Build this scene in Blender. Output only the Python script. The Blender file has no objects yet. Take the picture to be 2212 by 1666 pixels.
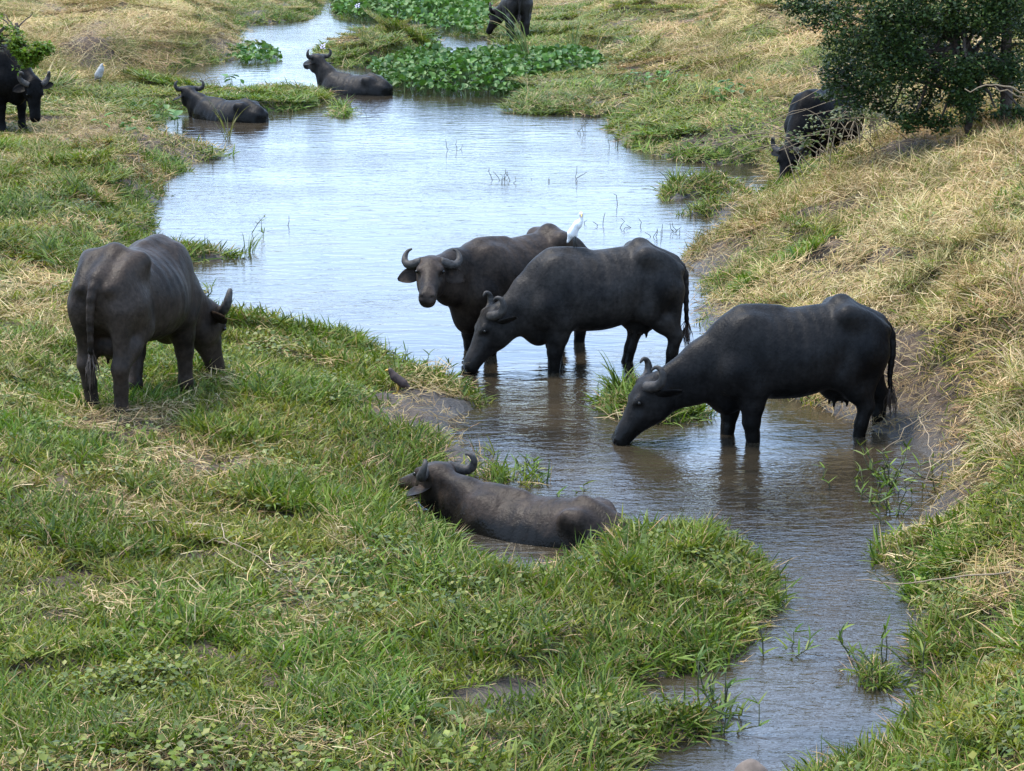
import bpy, bmesh, math, random
import numpy as np
from mathutils import Vector, Matrix

# ------------------------------------------------------------------ camera, sky, sun, exposure
S = bpy.context.scene
F_PX = 5600.0                      # focal length for a picture 2212 wide and 1666 high
PITCH = math.atan(1213.0 / F_PX)
CAM_H = 4.9
cam_d = bpy.data.cameras.new('camera'); cam = bpy.data.objects.new('camera', cam_d)
S.collection.objects.link(cam); S.camera = cam
cam.location = (0, 0, CAM_H); cam.rotation_euler = (math.pi / 2 - PITCH, 0, 0)
cam_d.sensor_width = 36.0; cam_d.lens = 36.0 * F_PX / 2212.0
cam_d.clip_start = 0.1; cam_d.clip_end = 3000

SUN_EL, SUN_AZ = math.radians(66), math.radians(-62)   # azimuth from +Y (away from camera) towards +X
W = bpy.data.worlds.new('World'); S.world = W; W.use_nodes = True
wn = W.node_tree; wn.nodes.clear()
wout = wn.nodes.new('ShaderNodeOutputWorld'); wbg = wn.nodes.new('ShaderNodeBackground')
sky = wn.nodes.new('ShaderNodeTexSky'); sky.sky_type = 'NISHITA'; sky.sun_disc = False
sky.sun_elevation = SUN_EL; sky.sun_rotation = SUN_AZ
sky.air_density = 1.0; sky.dust_density = 0.6; sky.ozone_density = 1.2
tc = wn.nodes.new('ShaderNodeTexCoord')
cmap = wn.nodes.new('ShaderNodeMapping'); cmap.inputs['Scale'].default_value = (1.0, 1.0, 2.6)
cn = wn.nodes.new('ShaderNodeTexNoise'); cn.inputs['Scale'].default_value = 2.2
cn.inputs['Detail'].default_value = 6; cn.inputs['Roughness'].default_value = 0.55
cr = wn.nodes.new('ShaderNodeValToRGB')
cr.color_ramp.elements[0].position = 0.36; cr.color_ramp.elements[1].position = 0.66
cr.color_ramp.elements[0].color = (0.2, 0.2, 0.2, 1); cr.color_ramp.elements[1].color = (0.85, 0.85, 0.85, 1)
cmix = wn.nodes.new('ShaderNodeMix'); cmix.data_type = 'RGBA'
cmix.inputs['B'].default_value = (7.7, 10.7, 15.8, 1)   # thin bright cloud
wn.links.new(tc.outputs['Generated'], cmap.inputs['Vector']); wn.links.new(cmap.outputs['Vector'], cn.inputs['Vector'])
wn.links.new(cn.outputs['Fac'], cr.inputs['Fac']); wn.links.new(cr.outputs['Color'], cmix.inputs['Factor'])
wn.links.new(sky.outputs['Color'], cmix.inputs['A'])
wn.links.new(cmix.outputs['Result'], wbg.inputs['Color']); wbg.inputs['Strength'].default_value = 0.15
wn.links.new(wbg.outputs['Background'], wout.inputs['Surface'])

sun_d = bpy.data.lights.new('sun', 'SUN'); sun = bpy.data.objects.new('sun', sun_d); S.collection.objects.link(sun)
sun_d.energy = 3.4; sun_d.angle = math.radians(14); sun_d.color = (1.0, 0.93, 0.82)
sdir = Vector((math.cos(SUN_EL) * math.sin(SUN_AZ), math.cos(SUN_EL) * math.cos(SUN_AZ), math.sin(SUN_EL)))
sun.rotation_euler = sdir.to_track_quat('Z', 'Y').to_euler(); sun.location = sdir * 80

S.view_settings.view_transform = 'Standard'; S.view_settings.look = 'None'
S.view_settings.exposure = 1.0; S.view_settings.gamma = 1.0; S.view_settings.use_curve_mapping = False
S.render.engine = 'CYCLES'
S.cycles.max_bounces = 4; S.cycles.diffuse_bounces = 2; S.cycles.glossy_bounces = 2
S.cycles.transmission_bounces = 4; S.cycles.transparent_max_bounces = 4
S.cycles.caustics_reflective = False; S.cycles.caustics_refractive = False
S.cycles.use_denoising = True

# ------------------------------------------------------------------ helpers
CP, SP = math.cos(PITCH), math.sin(PITCH)
def ray(u, v):
    a, b = (u - 1106.0) / F_PX, (v - 833.0) / F_PX
    return np.array((a, CP - b * SP, -SP - b * CP))
def gp(u, v, z=0.0):
    """place on the level z seen at picture point u, v"""
    d = ray(u, v); return np.array((0, 0, CAM_H)) + d * ((z - CAM_H) / d[2])
def at(u, v, depth):
    """place at that distance into the scene"""
    d = ray(u, v); return np.array((0, 0, CAM_H)) + d * (depth / d[1])
RNG = np.random.default_rng(7)

def tag(o, label=None, cat=None, group=None, kind=None):
    if label: o['label'] = label
    if cat: o['category'] = cat
    if group: o['group'] = group
    if kind: o['kind'] = kind
    return o
def link(o, parent=None):
    S.collection.objects.link(o)
    if parent is not None: o.parent = parent
    return o
def new_mesh(name, V, Fc, mat=None, smooth=True, col=None):
    me = bpy.data.meshes.new(name)
    V = np.asarray(V, dtype=np.float32)
    if isinstance(Fc, np.ndarray):
        n, k = Fc.shape
        me.vertices.add(len(V)); me.vertices.foreach_set('co', V.ravel())
        me.loops.add(n * k); me.loops.foreach_set('vertex_index', Fc.astype(np.int32).ravel())
        me.polygons.add(n); me.polygons.foreach_set('loop_start', np.arange(n, dtype=np.int32) * k)
        me.update(calc_edges=True); me.validate()
    else:
        me.from_pydata([tuple(map(float, v)) for v in V], [], Fc)
    if smooth: me.polygons.foreach_set('use_smooth', np.ones(len(me.polygons), dtype=bool))
    if col is not None:
        ca = me.attributes.new('col', 'FLOAT_COLOR', 'POINT')
        c4 = np.ones((len(V), 4), dtype=np.float32); c4[:, :3] = col
        ca.data.foreach_set('color', c4.ravel())
    if mat: me.materials.append(mat)
    me.update(); return me
def obj(name, V, Fc, mat, parent=None, smooth=True, col=None):
    return link(bpy.data.objects.new(name, new_mesh(name, V, Fc, mat, smooth, col)), parent)
def empty(name, loc=(0, 0, 0), rz=0.0):
    o = bpy.data.objects.new(name, None); o.empty_display_size = 0.2
    o.location = [float(q) for q in loc]; o.rotation_euler = (0, 0, rz); return link(o)

def h2(i, j, s):
    n = (i.astype(np.int64) * 374761393 + j.astype(np.int64) * 668265263 + s * 982451653) & 0x7fffffff
    n = ((n ^ (n >> 13)) * 1274126177) & 0x7fffffff
    return ((n ^ (n >> 16)) & 0xffff) / 65535.0
def vnoise(x, y, s=0):
    xi, yi = np.floor(x), np.floor(y); fx, fy = x - xi, y - yi
    fx, fy = fx * fx * (3 - 2 * fx), fy * fy * (3 - 2 * fy)
    a, b = h2(xi, yi, s), h2(xi + 1, yi, s); c, d = h2(xi, yi + 1, s), h2(xi + 1, yi + 1, s)
    return (a * (1 - fx) + b * fx) * (1 - fy) + (c * (1 - fx) + d * fx) * fy
def fbm(x, y, s=0, o=4):
    t, a, n = 0, 0.5, 0
    for k in range(o):
        t = t + a * vnoise(x * 2 ** k, y * 2 ** k, s + k); n += a; a *= 0.5
    return t / n
def sstep(a, b, x):
    t = np.clip((x - a) / (b - a), 0, 1); return t * t * (3 - 2 * t)

# materials
def mat_new(name):
    m = bpy.data.materials.new(name); m.use_nodes = True
    nt = m.node_tree; bs = nt.nodes['Principled BSDF']; return m, nt, bs
def nd(nt, t, **kw):
    n = nt.nodes.new(t)
    for k, v in kw.items():
        if k in n.inputs: n.inputs[k].default_value = v
        else: setattr(n, k, v)
    return n
def ramp(nt, src, stops):
    r = nt.nodes.new('ShaderNodeValToRGB'); e = r.color_ramp.elements
    while len(e) < len(stops): e.new(0.5)
    for k, (p, c) in enumerate(stops): e[k].position = p; e[k].color = (*c, 1)
    nt.links.new(src, r.inputs['Fac']); return r
def noise(nt, scale, detail=4, rough=0.55, vec=None):
    n = nd(nt, 'ShaderNodeTexNoise', Scale=scale, Detail=detail, Roughness=rough)
    if vec is not None: nt.links.new(vec, n.inputs['Vector'])
    return n
def bump(nt, src, bs, strength, dist, prev=None):
    b = nd(nt, 'ShaderNodeBump', Strength=strength, Distance=dist); nt.links.new(src, b.inputs['Height'])
    if prev: nt.links.new(prev.outputs['Normal'], b.inputs['Normal'])
    if bs: nt.links.new(b.outputs['Normal'], bs.inputs['Normal'])
    return b

def leaf_mat(name, trans=0.35, rough=0.55, spec=0.3):
    """colour per blade from the mesh, a little varied per tuft"""
    m, nt, bs = mat_new(name)
    a = nd(nt, 'ShaderNodeAttribute', attribute_name='col')
    t = nd(nt, 'ShaderNodeAttribute', attribute_name='tint', attribute_type='INSTANCER')
    mul = nd(nt, 'ShaderNodeMix', data_type='RGBA', blend_type='MULTIPLY'); mul.inputs['Factor'].default_value = 1
    nt.links.new(a.outputs['Color'], mul.inputs['A']); nt.links.new(t.outputs['Color'], mul.inputs['B'])
    bs.inputs['Roughness'].default_value = rough; bs.inputs['Specular IOR Level'].default_value = spec
    nt.links.new(mul.outputs['Result'], bs.inputs['Base Color'])
    tr = nd(nt, 'ShaderNodeBsdfTranslucent'); nt.links.new(mul.outputs['Result'], tr.inputs['Color'])
    mx = nd(nt, 'ShaderNodeMixShader'); mx.inputs['Fac'].default_value = trans
    nt.links.new(bs.outputs['BSDF'], mx.inputs[1]); nt.links.new(tr.outputs['BSDF'], mx.inputs[2])
    nt.links.new(mx.outputs['Shader'], nt.nodes['Material Output'].inputs['Surface']); return m
def plain_leaf_mat(name, trans=0.3, rough=0.5, spec=0.35):
    """the same for meshes that stand alone"""
    m, nt, bs = mat_new(name)
    a = nd(nt, 'ShaderNodeAttribute', attribute_name='col')
    oi = nd(nt, 'ShaderNodeObjectInfo'); mr = nd(nt, 'ShaderNodeMapRange'); mr.inputs['To Min'].default_value = 0.75; mr.inputs['To Max'].default_value = 1.25
    nt.links.new(oi.outputs['Random'], mr.inputs['Value'])
    mul = nd(nt, 'ShaderNodeVectorMath', operation='SCALE'); nt.links.new(a.outputs['Color'], mul.inputs[0]); nt.links.new(mr.outputs['Result'], mul.inputs['Scale'])
    bs.inputs['Roughness'].default_value = rough; bs.inputs['Specular IOR Level'].default_value = spec
    nt.links.new(mul.outputs['Vector'], bs.inputs['Base Color'])
    tr = nd(nt, 'ShaderNodeBsdfTranslucent'); nt.links.new(mul.outputs['Vector'], tr.inputs['Color'])
    mx = nd(nt, 'ShaderNodeMixShader'); mx.inputs['Fac'].default_value = trans
    nt.links.new(bs.outputs['BSDF'], mx.inputs[1]); nt.links.new(tr.outputs['BSDF'], mx.inputs[2])
    nt.links.new(mx.outputs['Shader'], nt.nodes['Material Output'].inputs['Surface']); return m
# ------------------------------------------------------------------ the ground, shaped round the stream
def poly(pts, isle=False):
    """outline on the water level; where the bank stands in front of the water its grass hides the very edge"""
    P = np.array(pts, float); area = 0.5 * np.sum(P[:, 0] * np.roll(P[:, 1], -1) - np.roll(P[:, 0], -1) * P[:, 1])
    t = np.roll(P, -1, 0) - np.roll(P, 1, 0); t /= np.linalg.norm(t, axis=1, keepdims=True) + 1e-9
    nv = -t[:, 0] * (1 if not isle else (1 if area < 0 else -1))
    return np.array([gp(u, v, 0 if (820 < u < 1050 and 795 < v < 915) or (1460 < u < 1600 and 420 < v < 600) else (.42 if 800 < u < 1112 and 95 < v < 170 and not isle else .13) * max(0, -q))[:2] for (u, v), q in zip(pts, nv)])
SHORE = [(700, 8), (690, 28), (660, 44), (600, 50), (530, 56), (520, 72), (515, 92), (560, 102), (600, 112), (594, 128), (500, 132), (430, 140), (370, 149),
 (300, 156), (240, 160), (170, 163), (175, 170), (240, 171), (300, 173), (360, 178), (430, 183), (480, 190), (560, 185), (620, 181), (660, 190), (695, 203), (702, 217),
 (690, 230), (640, 240), (590, 244), (520, 240), (430, 236), (372, 242), (350, 268), (340, 292), (380, 304), (430, 300), (475, 310), (515, 324), (505, 336),
 (470, 345), (420, 352), (385, 360), (376, 380), (350, 395), (345, 410), (365, 425), (360, 440), (330, 455), (322, 466), (335, 480), (352, 490), (345, 500), (315, 508),
 (345, 513), (400, 518), (450, 520), (500, 528), (540, 535), (566, 546), (555, 556), (500, 563), (440, 566), (385, 571), (368, 582), (375, 604), (385, 632), (402, 652), (430, 670),
 (460, 685), (520, 692), (570, 698), (640, 705), (700, 712), (760, 725), (805, 737), (850, 752), (862, 770), (850, 785), (832, 800), (862, 806), (900, 811), (960, 821),
 (1012, 845), (1042, 870), (1045, 886), (1000, 900), (986, 911), (1010, 930), (1036, 942), (1060, 960), (1072, 985), (1102, 1002), (1140, 1022), (1152, 1046), (1100, 1046), (1000, 1030),
 (920, 1040), (880, 1062), (872, 1085), (930, 1112), (962, 1134), (1006, 1160), (1040, 1186), (1080, 1210), (1120, 1224), (1170, 1218), (1220, 1192), (1262, 1166), (1300, 1146), (1360, 1136),
 (1420, 1126), (1500, 1120), (1560, 1132), (1600, 1160), (1642, 1190), (1682, 1226), (1690, 1262), (1672, 1300), (1660, 1340), (1640, 1380), (1590, 1430), (1530, 1455), (1470, 1470),
 (1400, 1480), (1380, 1491), (1420, 1505), (1500, 1502), (1560, 1510), (1586, 1522), (1580, 1550), (1540, 1576), (1490, 1602), (1430, 1634), (1385, 1668), (1340, 1760), (1300, 1950), (1280, 2300), (1300, 3200),
 (1800, 3200), (1760, 2300), (1740, 1950), (1690, 1760), (1694, 1668), (1720, 1640), (1776, 1602), (1850, 1585), (1918, 1564), (1931, 1516), (2000, 1470), (2060, 1464), (1985, 1458),
 (1960, 1426), (1962, 1380), (1968, 1331), (1960, 1283), (1956, 1246), (1911, 1229), (1870, 1195), (1863, 1158), (1915, 1138), (1968, 1122), (1975, 1085), (2004, 1050), (2010, 1000), (1990, 978), (1950, 968),
 (1904, 946), (1872, 922), (1822, 908), (1785, 896), (1728, 868), (1660, 852), (1600, 820), (1560, 780), (1530, 740), (1500, 705), (1492, 655), (1530, 640), (1515, 600), (1474, 575), (1466, 556), (1520, 540), (1562, 550),
 (1520, 526), (1508, 512), (1545, 495), (1580, 484), (1596, 468), (1530, 470), (1475, 466), (1500, 452), (1535, 446), (1580, 440), (1590, 426), (1632, 418), (1650, 404), (1668, 392), (1672, 372), (1628, 356), (1560, 356), (1496, 353), (1418, 338),
 (1370, 325), (1346, 314), (1322, 294), (1316, 268), (1296, 253), (1223, 247), (1150, 246), (1118, 240), (1117, 217), (1063, 204), (1000, 204), (936, 200), (850, 192), (800, 164), (812, 146), (840, 132), (900, 126), (950, 113),
 (1000, 109), (1060, 106), (1112, 98), (1062, 86), (980, 80), (963, 67), (900, 60), (827, 50), (743, 40), (725, 30), (718, 18), (716, 8), (712, -8), (704, -8)]
ISLES = [[(676, 113), (700, 126), (763, 134), (863, 134), (920, 120), (950, 105), (946, 84), (873, 74), (800, 84), (763, 97), (700, 103)],
 [(1296, 858), (1320, 872), (1400, 882), (1470, 886), (1524, 876), (1505, 862), (1440, 858), (1350, 850), (1310, 850)],
 [(1424, 408), (1440, 416), (1500, 424), (1570, 426), (1630, 422), (1636, 414), (1590, 405), (1520, 403), (1460, 405)],
 [(706, 234), (735, 240), (760, 237), (752, 230), (722, 230)],
 [(1470, 576), (1530, 580), (1530, 560), (1470, 556)],
 [(1850, 1455), (1920, 1470), (1930, 1440), (1880, 1430)]]
SHORE_P = poly(SHORE); ISLE_P = [poly(p, True) for p in ISLES]

def sdf_poly(P, x, y):
    """signed distance, positive inside"""
    n = len(P); d2 = np.full(x.shape, 1e18); ins = np.zeros(x.shape, dtype=bool)
    for i in range(n):
        a, b = P[i], P[(i + 1) % n]; e = b - a; wx, wy = x - a[0], y - a[1]
        t = np.clip((wx * e[0] + wy * e[1]) / max(e @ e, 1e-12), 0, 1)
        d2 = np.minimum(d2, (wx - e[0] * t) ** 2 + (wy - e[1] * t) ** 2)
        c = ((a[1] <= y) & (b[1] > y)) | ((b[1] <= y) & (a[1] > y))
        if c.any():
            xc = a[0] + (y - a[1]) / (b[1] - a[1] if abs(b[1] - a[1]) > 1e-12 else 1e-12) * e[0]
            ins ^= c & (x < xc)
    d = np.sqrt(d2); return np.where(ins, d, -d)
def land(x, y):
    """distance from the waterline, positive on land; the edge is ragged"""
    w = 0.22 * (fbm(x * 2.2, y * 2.2, 3, 3) - 0.5) + 0.10 * (vnoise(x * 9, y * 9, 5) - 0.5)
    d = -sdf_poly(SHORE_P, x, y)
    for P in ISLE_P: d = np.maximum(d, sdf_poly(P, x, y))
    return d + w - .06

HP = [(100, 1500, .3), (100, 1000, .32), (500, 900, .25), (800, 1300, .2), (1200, 1500, .12), (600, 1600, .25), (100, 700, .36), (100, 450, .42), (200, 300, .38), (50, 250, .38), (300, 225, .2), (560, 210, .12),
 (100, 100, .5), (200, 60, .62), (190, 92, .6), (330, 40, .66), (420, 60, .55), (480, 90, .25), (560, 30, .25), (640, 30, .2), (450, 118, .25), (0, 0, .8), (300, 5, .75), (100, 170, .4), (215, 178, .22), (820, 900, .2), (950, 860, .14), (230, 320, .5), (330, 320, .25), (250, 420, .4),
 (1000, 1250, .2), (1500, 1200, .22), (1500, 1400, .22), (1400, 1600, .08), (450, 540, .1),
 (1750, 1640, .15), (2000, 1600, .3), (2200, 1500, .6), (2050, 1350, .35), (2200, 1200, .65), (2200, 1000, .85), (2050, 1100, .3), (2060, 960, .4), (1960, 850, .35), (1900, 720, .5), (2200, 800, 1.05), (1800, 620, .45), (2200, 600, 1.25),
 (1640, 560, .3), (1600, 600, .2), (1750, 480, .75), (1900, 430, .95), (2050, 380, 1.2), (2200, 330, 1.5), (1700, 430, .32), (1850, 345, .85), (2000, 298, 1.1), (2200, 262, 1.45), (2120, 238, 1.25), (2200, 225, 1.4), (1650, 440, .12), (2050, 500, 1.05),
 (1500, 290, .3), (1600, 270, .5), (1600, 150, .7), (1500, 190, .4), (1700, 200, .7), (1800, 130, .95), (2000, 100, 1.4), (1400, 80, .5), (1300, 220, .15), (1250, 130, .1), (1700, 0, 1.3), (2200, 0, 1.9), (2200, 120, 1.5), (1200, 60, .1), (1400, 0, .8), (900, 0, .1), (1100, 30, .1)]
HPX = [gp(u, v, z) for u, v, z in HP]
_s = gp(1760, 392); HPX += [np.array((_s[0], _s[1], .12)), np.array((_s[0] + 1.2, _s[1] + 1.0, .3)), np.array((_s[0] + 2.6, _s[1] + .6, .7))]
HPX += [np.array(p) for p in [(-60, 100, 2.0), (60, 100, 4.0), (0, 160, 3.0), (-60, 20, 1.5), (60, 20, 3.5), (-12, 4, .6), (12, 4, .9), (0, 95, .3), (-8, 85, 1.0), (6, 85, 1.0)]]
HPX = np.array(HPX)
def idw(P, val, x, y, p=1.6, ys=0.45):
    num = np.zeros(x.shape); den = np.zeros(x.shape)
    for q, v in zip(P, val):
        w = 1.0 / (((x - q[0]) ** 2 + ((y - q[1]) * ys) ** 2) + 0.06) ** p
        num += w * v; den += w
    return num / den
MUD = [(920, 852, 115, 44, 1), (985, 876, 70, 32, 1), (880, 880, 90, 30, 1), (1000, 945, 48, 30, .9), (1960, 800, 120, 80, 1), (1850, 905, 100, 28, 1), (1990, 890, 90, 80, .95), (1930, 720, 70, 60, .7), (230, 318, 90, 36, .9), (185, 128, 60, 32, .95), (310, 395, 60, 20, .5), (215, 520, 40, 12, .8), (1900, 440, 170, 24, .8), (2000, 395, 140, 20, .75), (1760, 490, 120, 16, .6),
 (1545, 456, 75, 18, 1), (1540, 548, 80, 18, 1), (1590, 440, 60, 14, .9), (1500, 620, 40, 24, .8), (1560, 700, 60, 60, .75), (1440, 335, 110, 10, .7), (1550, 345, 100, 12, .85), (480, 92, 30, 16, .9), (440, 1020, 130, 34, .55), (250, 960, 130, 30, .5), (840, 770, 40, 30, .5), (870, 1090, 40, 14, .9), (640, 235, 60, 7, .5), (560, 52, 60, 6, .7), (1160, 1220, 60, 20, .4)]
def mud(x, y, z, grow=0.0):
    m = np.zeros(x.shape)
    for u, v, a, b, k in MUD:
        c = gp(u, v, .2 if u < 1650 else .6); e = gp(u + a, v, c[2]) - c; f = gp(u, v - b, c[2]) - c
        q = np.sqrt(((x - c[0]) / (max(abs(e[0]), .1) + grow)) ** 2 + ((y - c[1]) / (max(abs(f[1]), .15) + grow)) ** 2) + (fbm(x * 3, y * 3, 31, 3) - .5) * .9
        m = np.maximum(m, k * (1 - sstep(.75, 1.15, q)))
    return m
HYA = {'mid': [(800, 162), (812, 146), (838, 152), (900, 149), (980, 143), (1060, 139), (1130, 136), (1200, 138), (1270, 144), (1330, 156), (1350, 172), (1325, 188), (1230, 196), (1120, 212), (1000, 211), (930, 207), (850, 199)],
 'top': [(716, 14), (728, 31), (745, 41), (828, 51), (900, 61), (962, 72), (1010, 84), (1062, 78), (1060, 40), (1050, -25), (716, -25)],
 'left': [(488, 116), (520, 103), (560, 104), (600, 112), (606, 126), (592, 136), (500, 138)],
 'isle': [(858, 106), (905, 112), (950, 106), (946, 84), (880, 76), (858, 88)]}
HYA_P = {k_: np.array([gp(u, v)[:2] for u, v in v_]) for k_, v_ in HYA.items()}
def height(x, y, d=None):
    x = np.asarray(x, float); y = np.asarray(y, float)
    if d is None: d = land(x, y)
    E = idw(HPX, HPX[:, 2], x, y)
    clods = (fbm(x * 5.5, y * 3.5, 77, 3) - .45) * .30 * mud(x, y, None) * sstep(.0, .25, d)      # trodden, slumped earth
    lump = (fbm(x * 1.1, y * 1.1, 11, 4) - 0.5) * 0.34 * (1 - .5 * sstep(28, 42, y)) + (fbm(x * 4.5, y * 4.5, 17, 3) - 0.5) * 0.14
    up = 0.07 * sstep(-0.05, 0.16, d) - 0.02 + (E - 0.05) * sstep(0.0, 0.9, d) + lump * sstep(0.05, 0.9, d) * np.clip(0.35 + E, 0.35, 1.2) + clods
    down = -0.34 * sstep(0.0, 1.1, -d) - 0.06 * sstep(0, 0.12, -d) - 0.02
    z = np.where(d > -0.05, np.maximum(up, np.where(d > 0.1, 0.03, up)), np.minimum(up, down))
    for Q_ in HYA_P.values(): z = z + (np.minimum(z, -.08) - z) * sstep(-.1, .25, sdf_poly(Q_, x, y))    # the leaf beds float
    return z

def grade(lo, hi, step, far, growth=1.35):
    a = list(np.arange(lo, hi + 1e-6, step)); s = step; v = a[-1]
    while v < far[1]: s *= growth; v += s; a.append(v)
    s = step; v = a[0]; b = []
    while v > far[0]: s *= growth; v -= s; b.append(v)
    return np.array(b[::-1] + a)
gx = grade(-10.0, 11.0, 0.11, (-420, 420))
ys = [9.5]
while ys[-1] < 78: ys.append(ys[-1] + max(0.09, 0.0042 * ys[-1]))
s = 0.4
while ys[-1] < 700: s *= 1.35; ys.append(ys[-1] + s)
lo = []; s = 0.15; v = 9.5
while v > -60: s *= 1.4; v -= s; lo.append(v)
gy = np.array(lo[::-1] + ys)
GX, GY = np.meshgrid(gx, gy); fx_, fy_ = GX.ravel(), GY.ravel()
LD = land(fx_, fy_); GZ = height(fx_, fy_, LD)
nx, ny = len(gx), len(gy)
idx = np.arange(nx * ny).reshape(ny, nx)
quads = np.stack([idx[:-1, :-1], idx[:-1, 1:], idx[1:, 1:], idx[1:, :-1]], -1).reshape(-1, 4)

m_soil, nt, bs = mat_new('soil')
geo = nd(nt, 'ShaderNodeNewGeometry')
n1 = noise(nt, 0.9, 6, 0.6, geo.outputs['Position']); n2 = noise(nt, 14, 5, 0.65, geo.outputs['Position'])
r1 = ramp(nt, n1.outputs['Fac'], [(0.3, (0.036, 0.025, 0.016)), (0.55, (0.074, 0.050, 0.032)), (0.75, (0.135, 0.096, 0.060))])
mx = nd(nt, 'ShaderNodeMix', data_type='RGBA', blend_type='MULTIPLY'); mx.inputs['Factor'].default_value = 0.8
r2 = ramp(nt, n2.outputs['Fac'], [(0.25, (0.45, 0.42, 0.40)), (0.7, (1.25, 1.2, 1.15))])
nt.links.new(r1.outputs['Color'], mx.inputs['A']); nt.links.new(r2.outputs['Color'], mx.inputs['B'])
sx = nd(nt, 'ShaderNodeSeparateXYZ'); nt.links.new(geo.outputs['Position'], sx.inputs['Vector'])
wet = nd(nt, 'ShaderNodeMapRange'); wet.inputs['From Min'].default_value = 0.02; wet.inputs['From Max'].default_value = 0.27
nt.links.new(sx.outputs['Z'], wet.inputs['Value'])
mw = nd(nt, 'ShaderNodeMix', data_type='RGBA'); nt.links.new(wet.outputs['Result'], mw.inputs['Factor'])
mw.inputs['A'].default_value = (0.035, 0.028, 0.021, 1); nt.links.new(mx.outputs['Result'], mw.inputs['B'])
nt.links.new(mw.outputs['Result'], bs.inputs['Base Color'])
rr = nd(nt, 'ShaderNodeMapRange'); rr.inputs['To Min'].default_value = 0.45; rr.inputs['To Max'].default_value = 0.95
nt.links.new(wet.outputs['Result'], rr.inputs['Value']); nt.links.new(rr.outputs['Result'], bs.inputs['Roughness'])
b1 = bump(nt, n2.outputs['Fac'], None, 0.9, 0.05)
n3 = noise(nt, 55, 4, 0.6, geo.outputs['Position']); bump(nt, n3.outputs['Fac'], bs, 0.7, 0.015, b1)
ground = obj('ground', np.stack([fx_, fy_, GZ], -1), quads, m_soil)
tag(ground, kind='structure')

# the water
m_water, nt, bs = mat_new('muddy_water')
geo = nd(nt, 'ShaderNodeNewGeometry')
wsil = noise(nt, 0.8, 5, 0.6, geo.outputs['Position']); wsr = ramp(nt, wsil.outputs['Fac'], [(0.35, (0.016, 0.0135, 0.0095)), (0.68, (0.040, 0.030, 0.018))]); nt.links.new(wsr.outputs['Color'], bs.inputs['Base Color']); bs.inputs['Roughness'].default_value = 0.05
bs.inputs['IOR'].default_value = 1.333; bs.inputs['Specular IOR Level'].default_value = 0.5
def wmap(sx_, sy_, rot=0):
    m = nd(nt, 'ShaderNodeMapping'); m.inputs['Scale'].default_value = (sx_, sy_, 1); m.inputs['Rotation'].default_value = (0, 0, rot)
    nt.links.new(geo.outputs['Position'], m.inputs['Vector']); return m.outputs['Vector']
wa = noise(nt, 1.0, 3, 0.5, wmap(2.2, 5.0, 0.15)); wa.inputs['Distortion'].default_value = 0.6
wb = noise(nt, 1.0, 3, 0.55, wmap(6.5, 13, -0.2)); wb.inputs['Distortion'].default_value = 0.8
wc = noise(nt, 1.0, 2, 0.5, wmap(26, 48, 0.1))
patch = noise(nt, 0.35, 2, 0.5, geo.outputs['Position']); pr = ramp(nt, patch.outputs['Fac'], [(0.38, (0.12,) * 3), (0.64, (1,) * 3)])
sy_n = nd(nt, 'ShaderNodeSeparateXYZ'); nt.links.new(geo.outputs['Position'], sy_n.inputs['Vector'])
flow = nd(nt, 'ShaderNodeMapRange'); flow.inputs['From Min'].default_value = 15; flow.inputs['From Max'].default_value = 24   # the narrow run flows faster
flow.inputs['To Min'].default_value = 2.2; flow.inputs['To Max'].default_value = 0.62; nt.links.new(sy_n.outputs['Y'], flow.inputs['Value'])
ma = nd(nt, 'ShaderNodeMath', operation='MULTIPLY'); nt.links.new(pr.outputs['Color'], ma.inputs[0]); nt.links.new(flow.outputs['Result'], ma.inputs[1])
b1 = bump(nt, wa.outputs['Fac'], None, 1.0, 0.013)
b2 = bump(nt, wb.outputs['Fac'], None, 0.5, 0.010, b1); nt.links.new(ma.outputs['Value'], b2.inputs['Strength'])
b3 = bump(nt, wc.outputs['Fac'], bs, 0.5, 0.0025, b2); nt.links.new(ma.outputs['Value'], b3.inputs['Strength'])
x0, x1, y0, y1 = -11, 11, -5, 110
water = obj('stream_water', [(x0, y0, 0), (x1, y0, 0), (x1, y1, 0), (x0, y1, 0)], [(0, 1, 2, 3)], m_water, smooth=False)
tag(water, kind='structure')
# ------------------------------------------------------------------ grass, straw and weeds
GREEN = [(.102, .134, .007), (.138, .166, .011), (.056, .082, .007), (.182, .184, .019), (.092, .124, .015)]
LUSH = [(.078, .130, .007), (.106, .158, .011), (.044, .080, .007), (.132, .164, .021)]
STRAW = [(.42, .300, .145), (.34, .228, .105), (.49, .375, .205), (.26, .170, .080), (.38, .285, .125)]
OLIVE = [(.150, .135, .036), (.195, .165, .054), (.110, .110, .028), (.25, .20, .082)]

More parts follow.
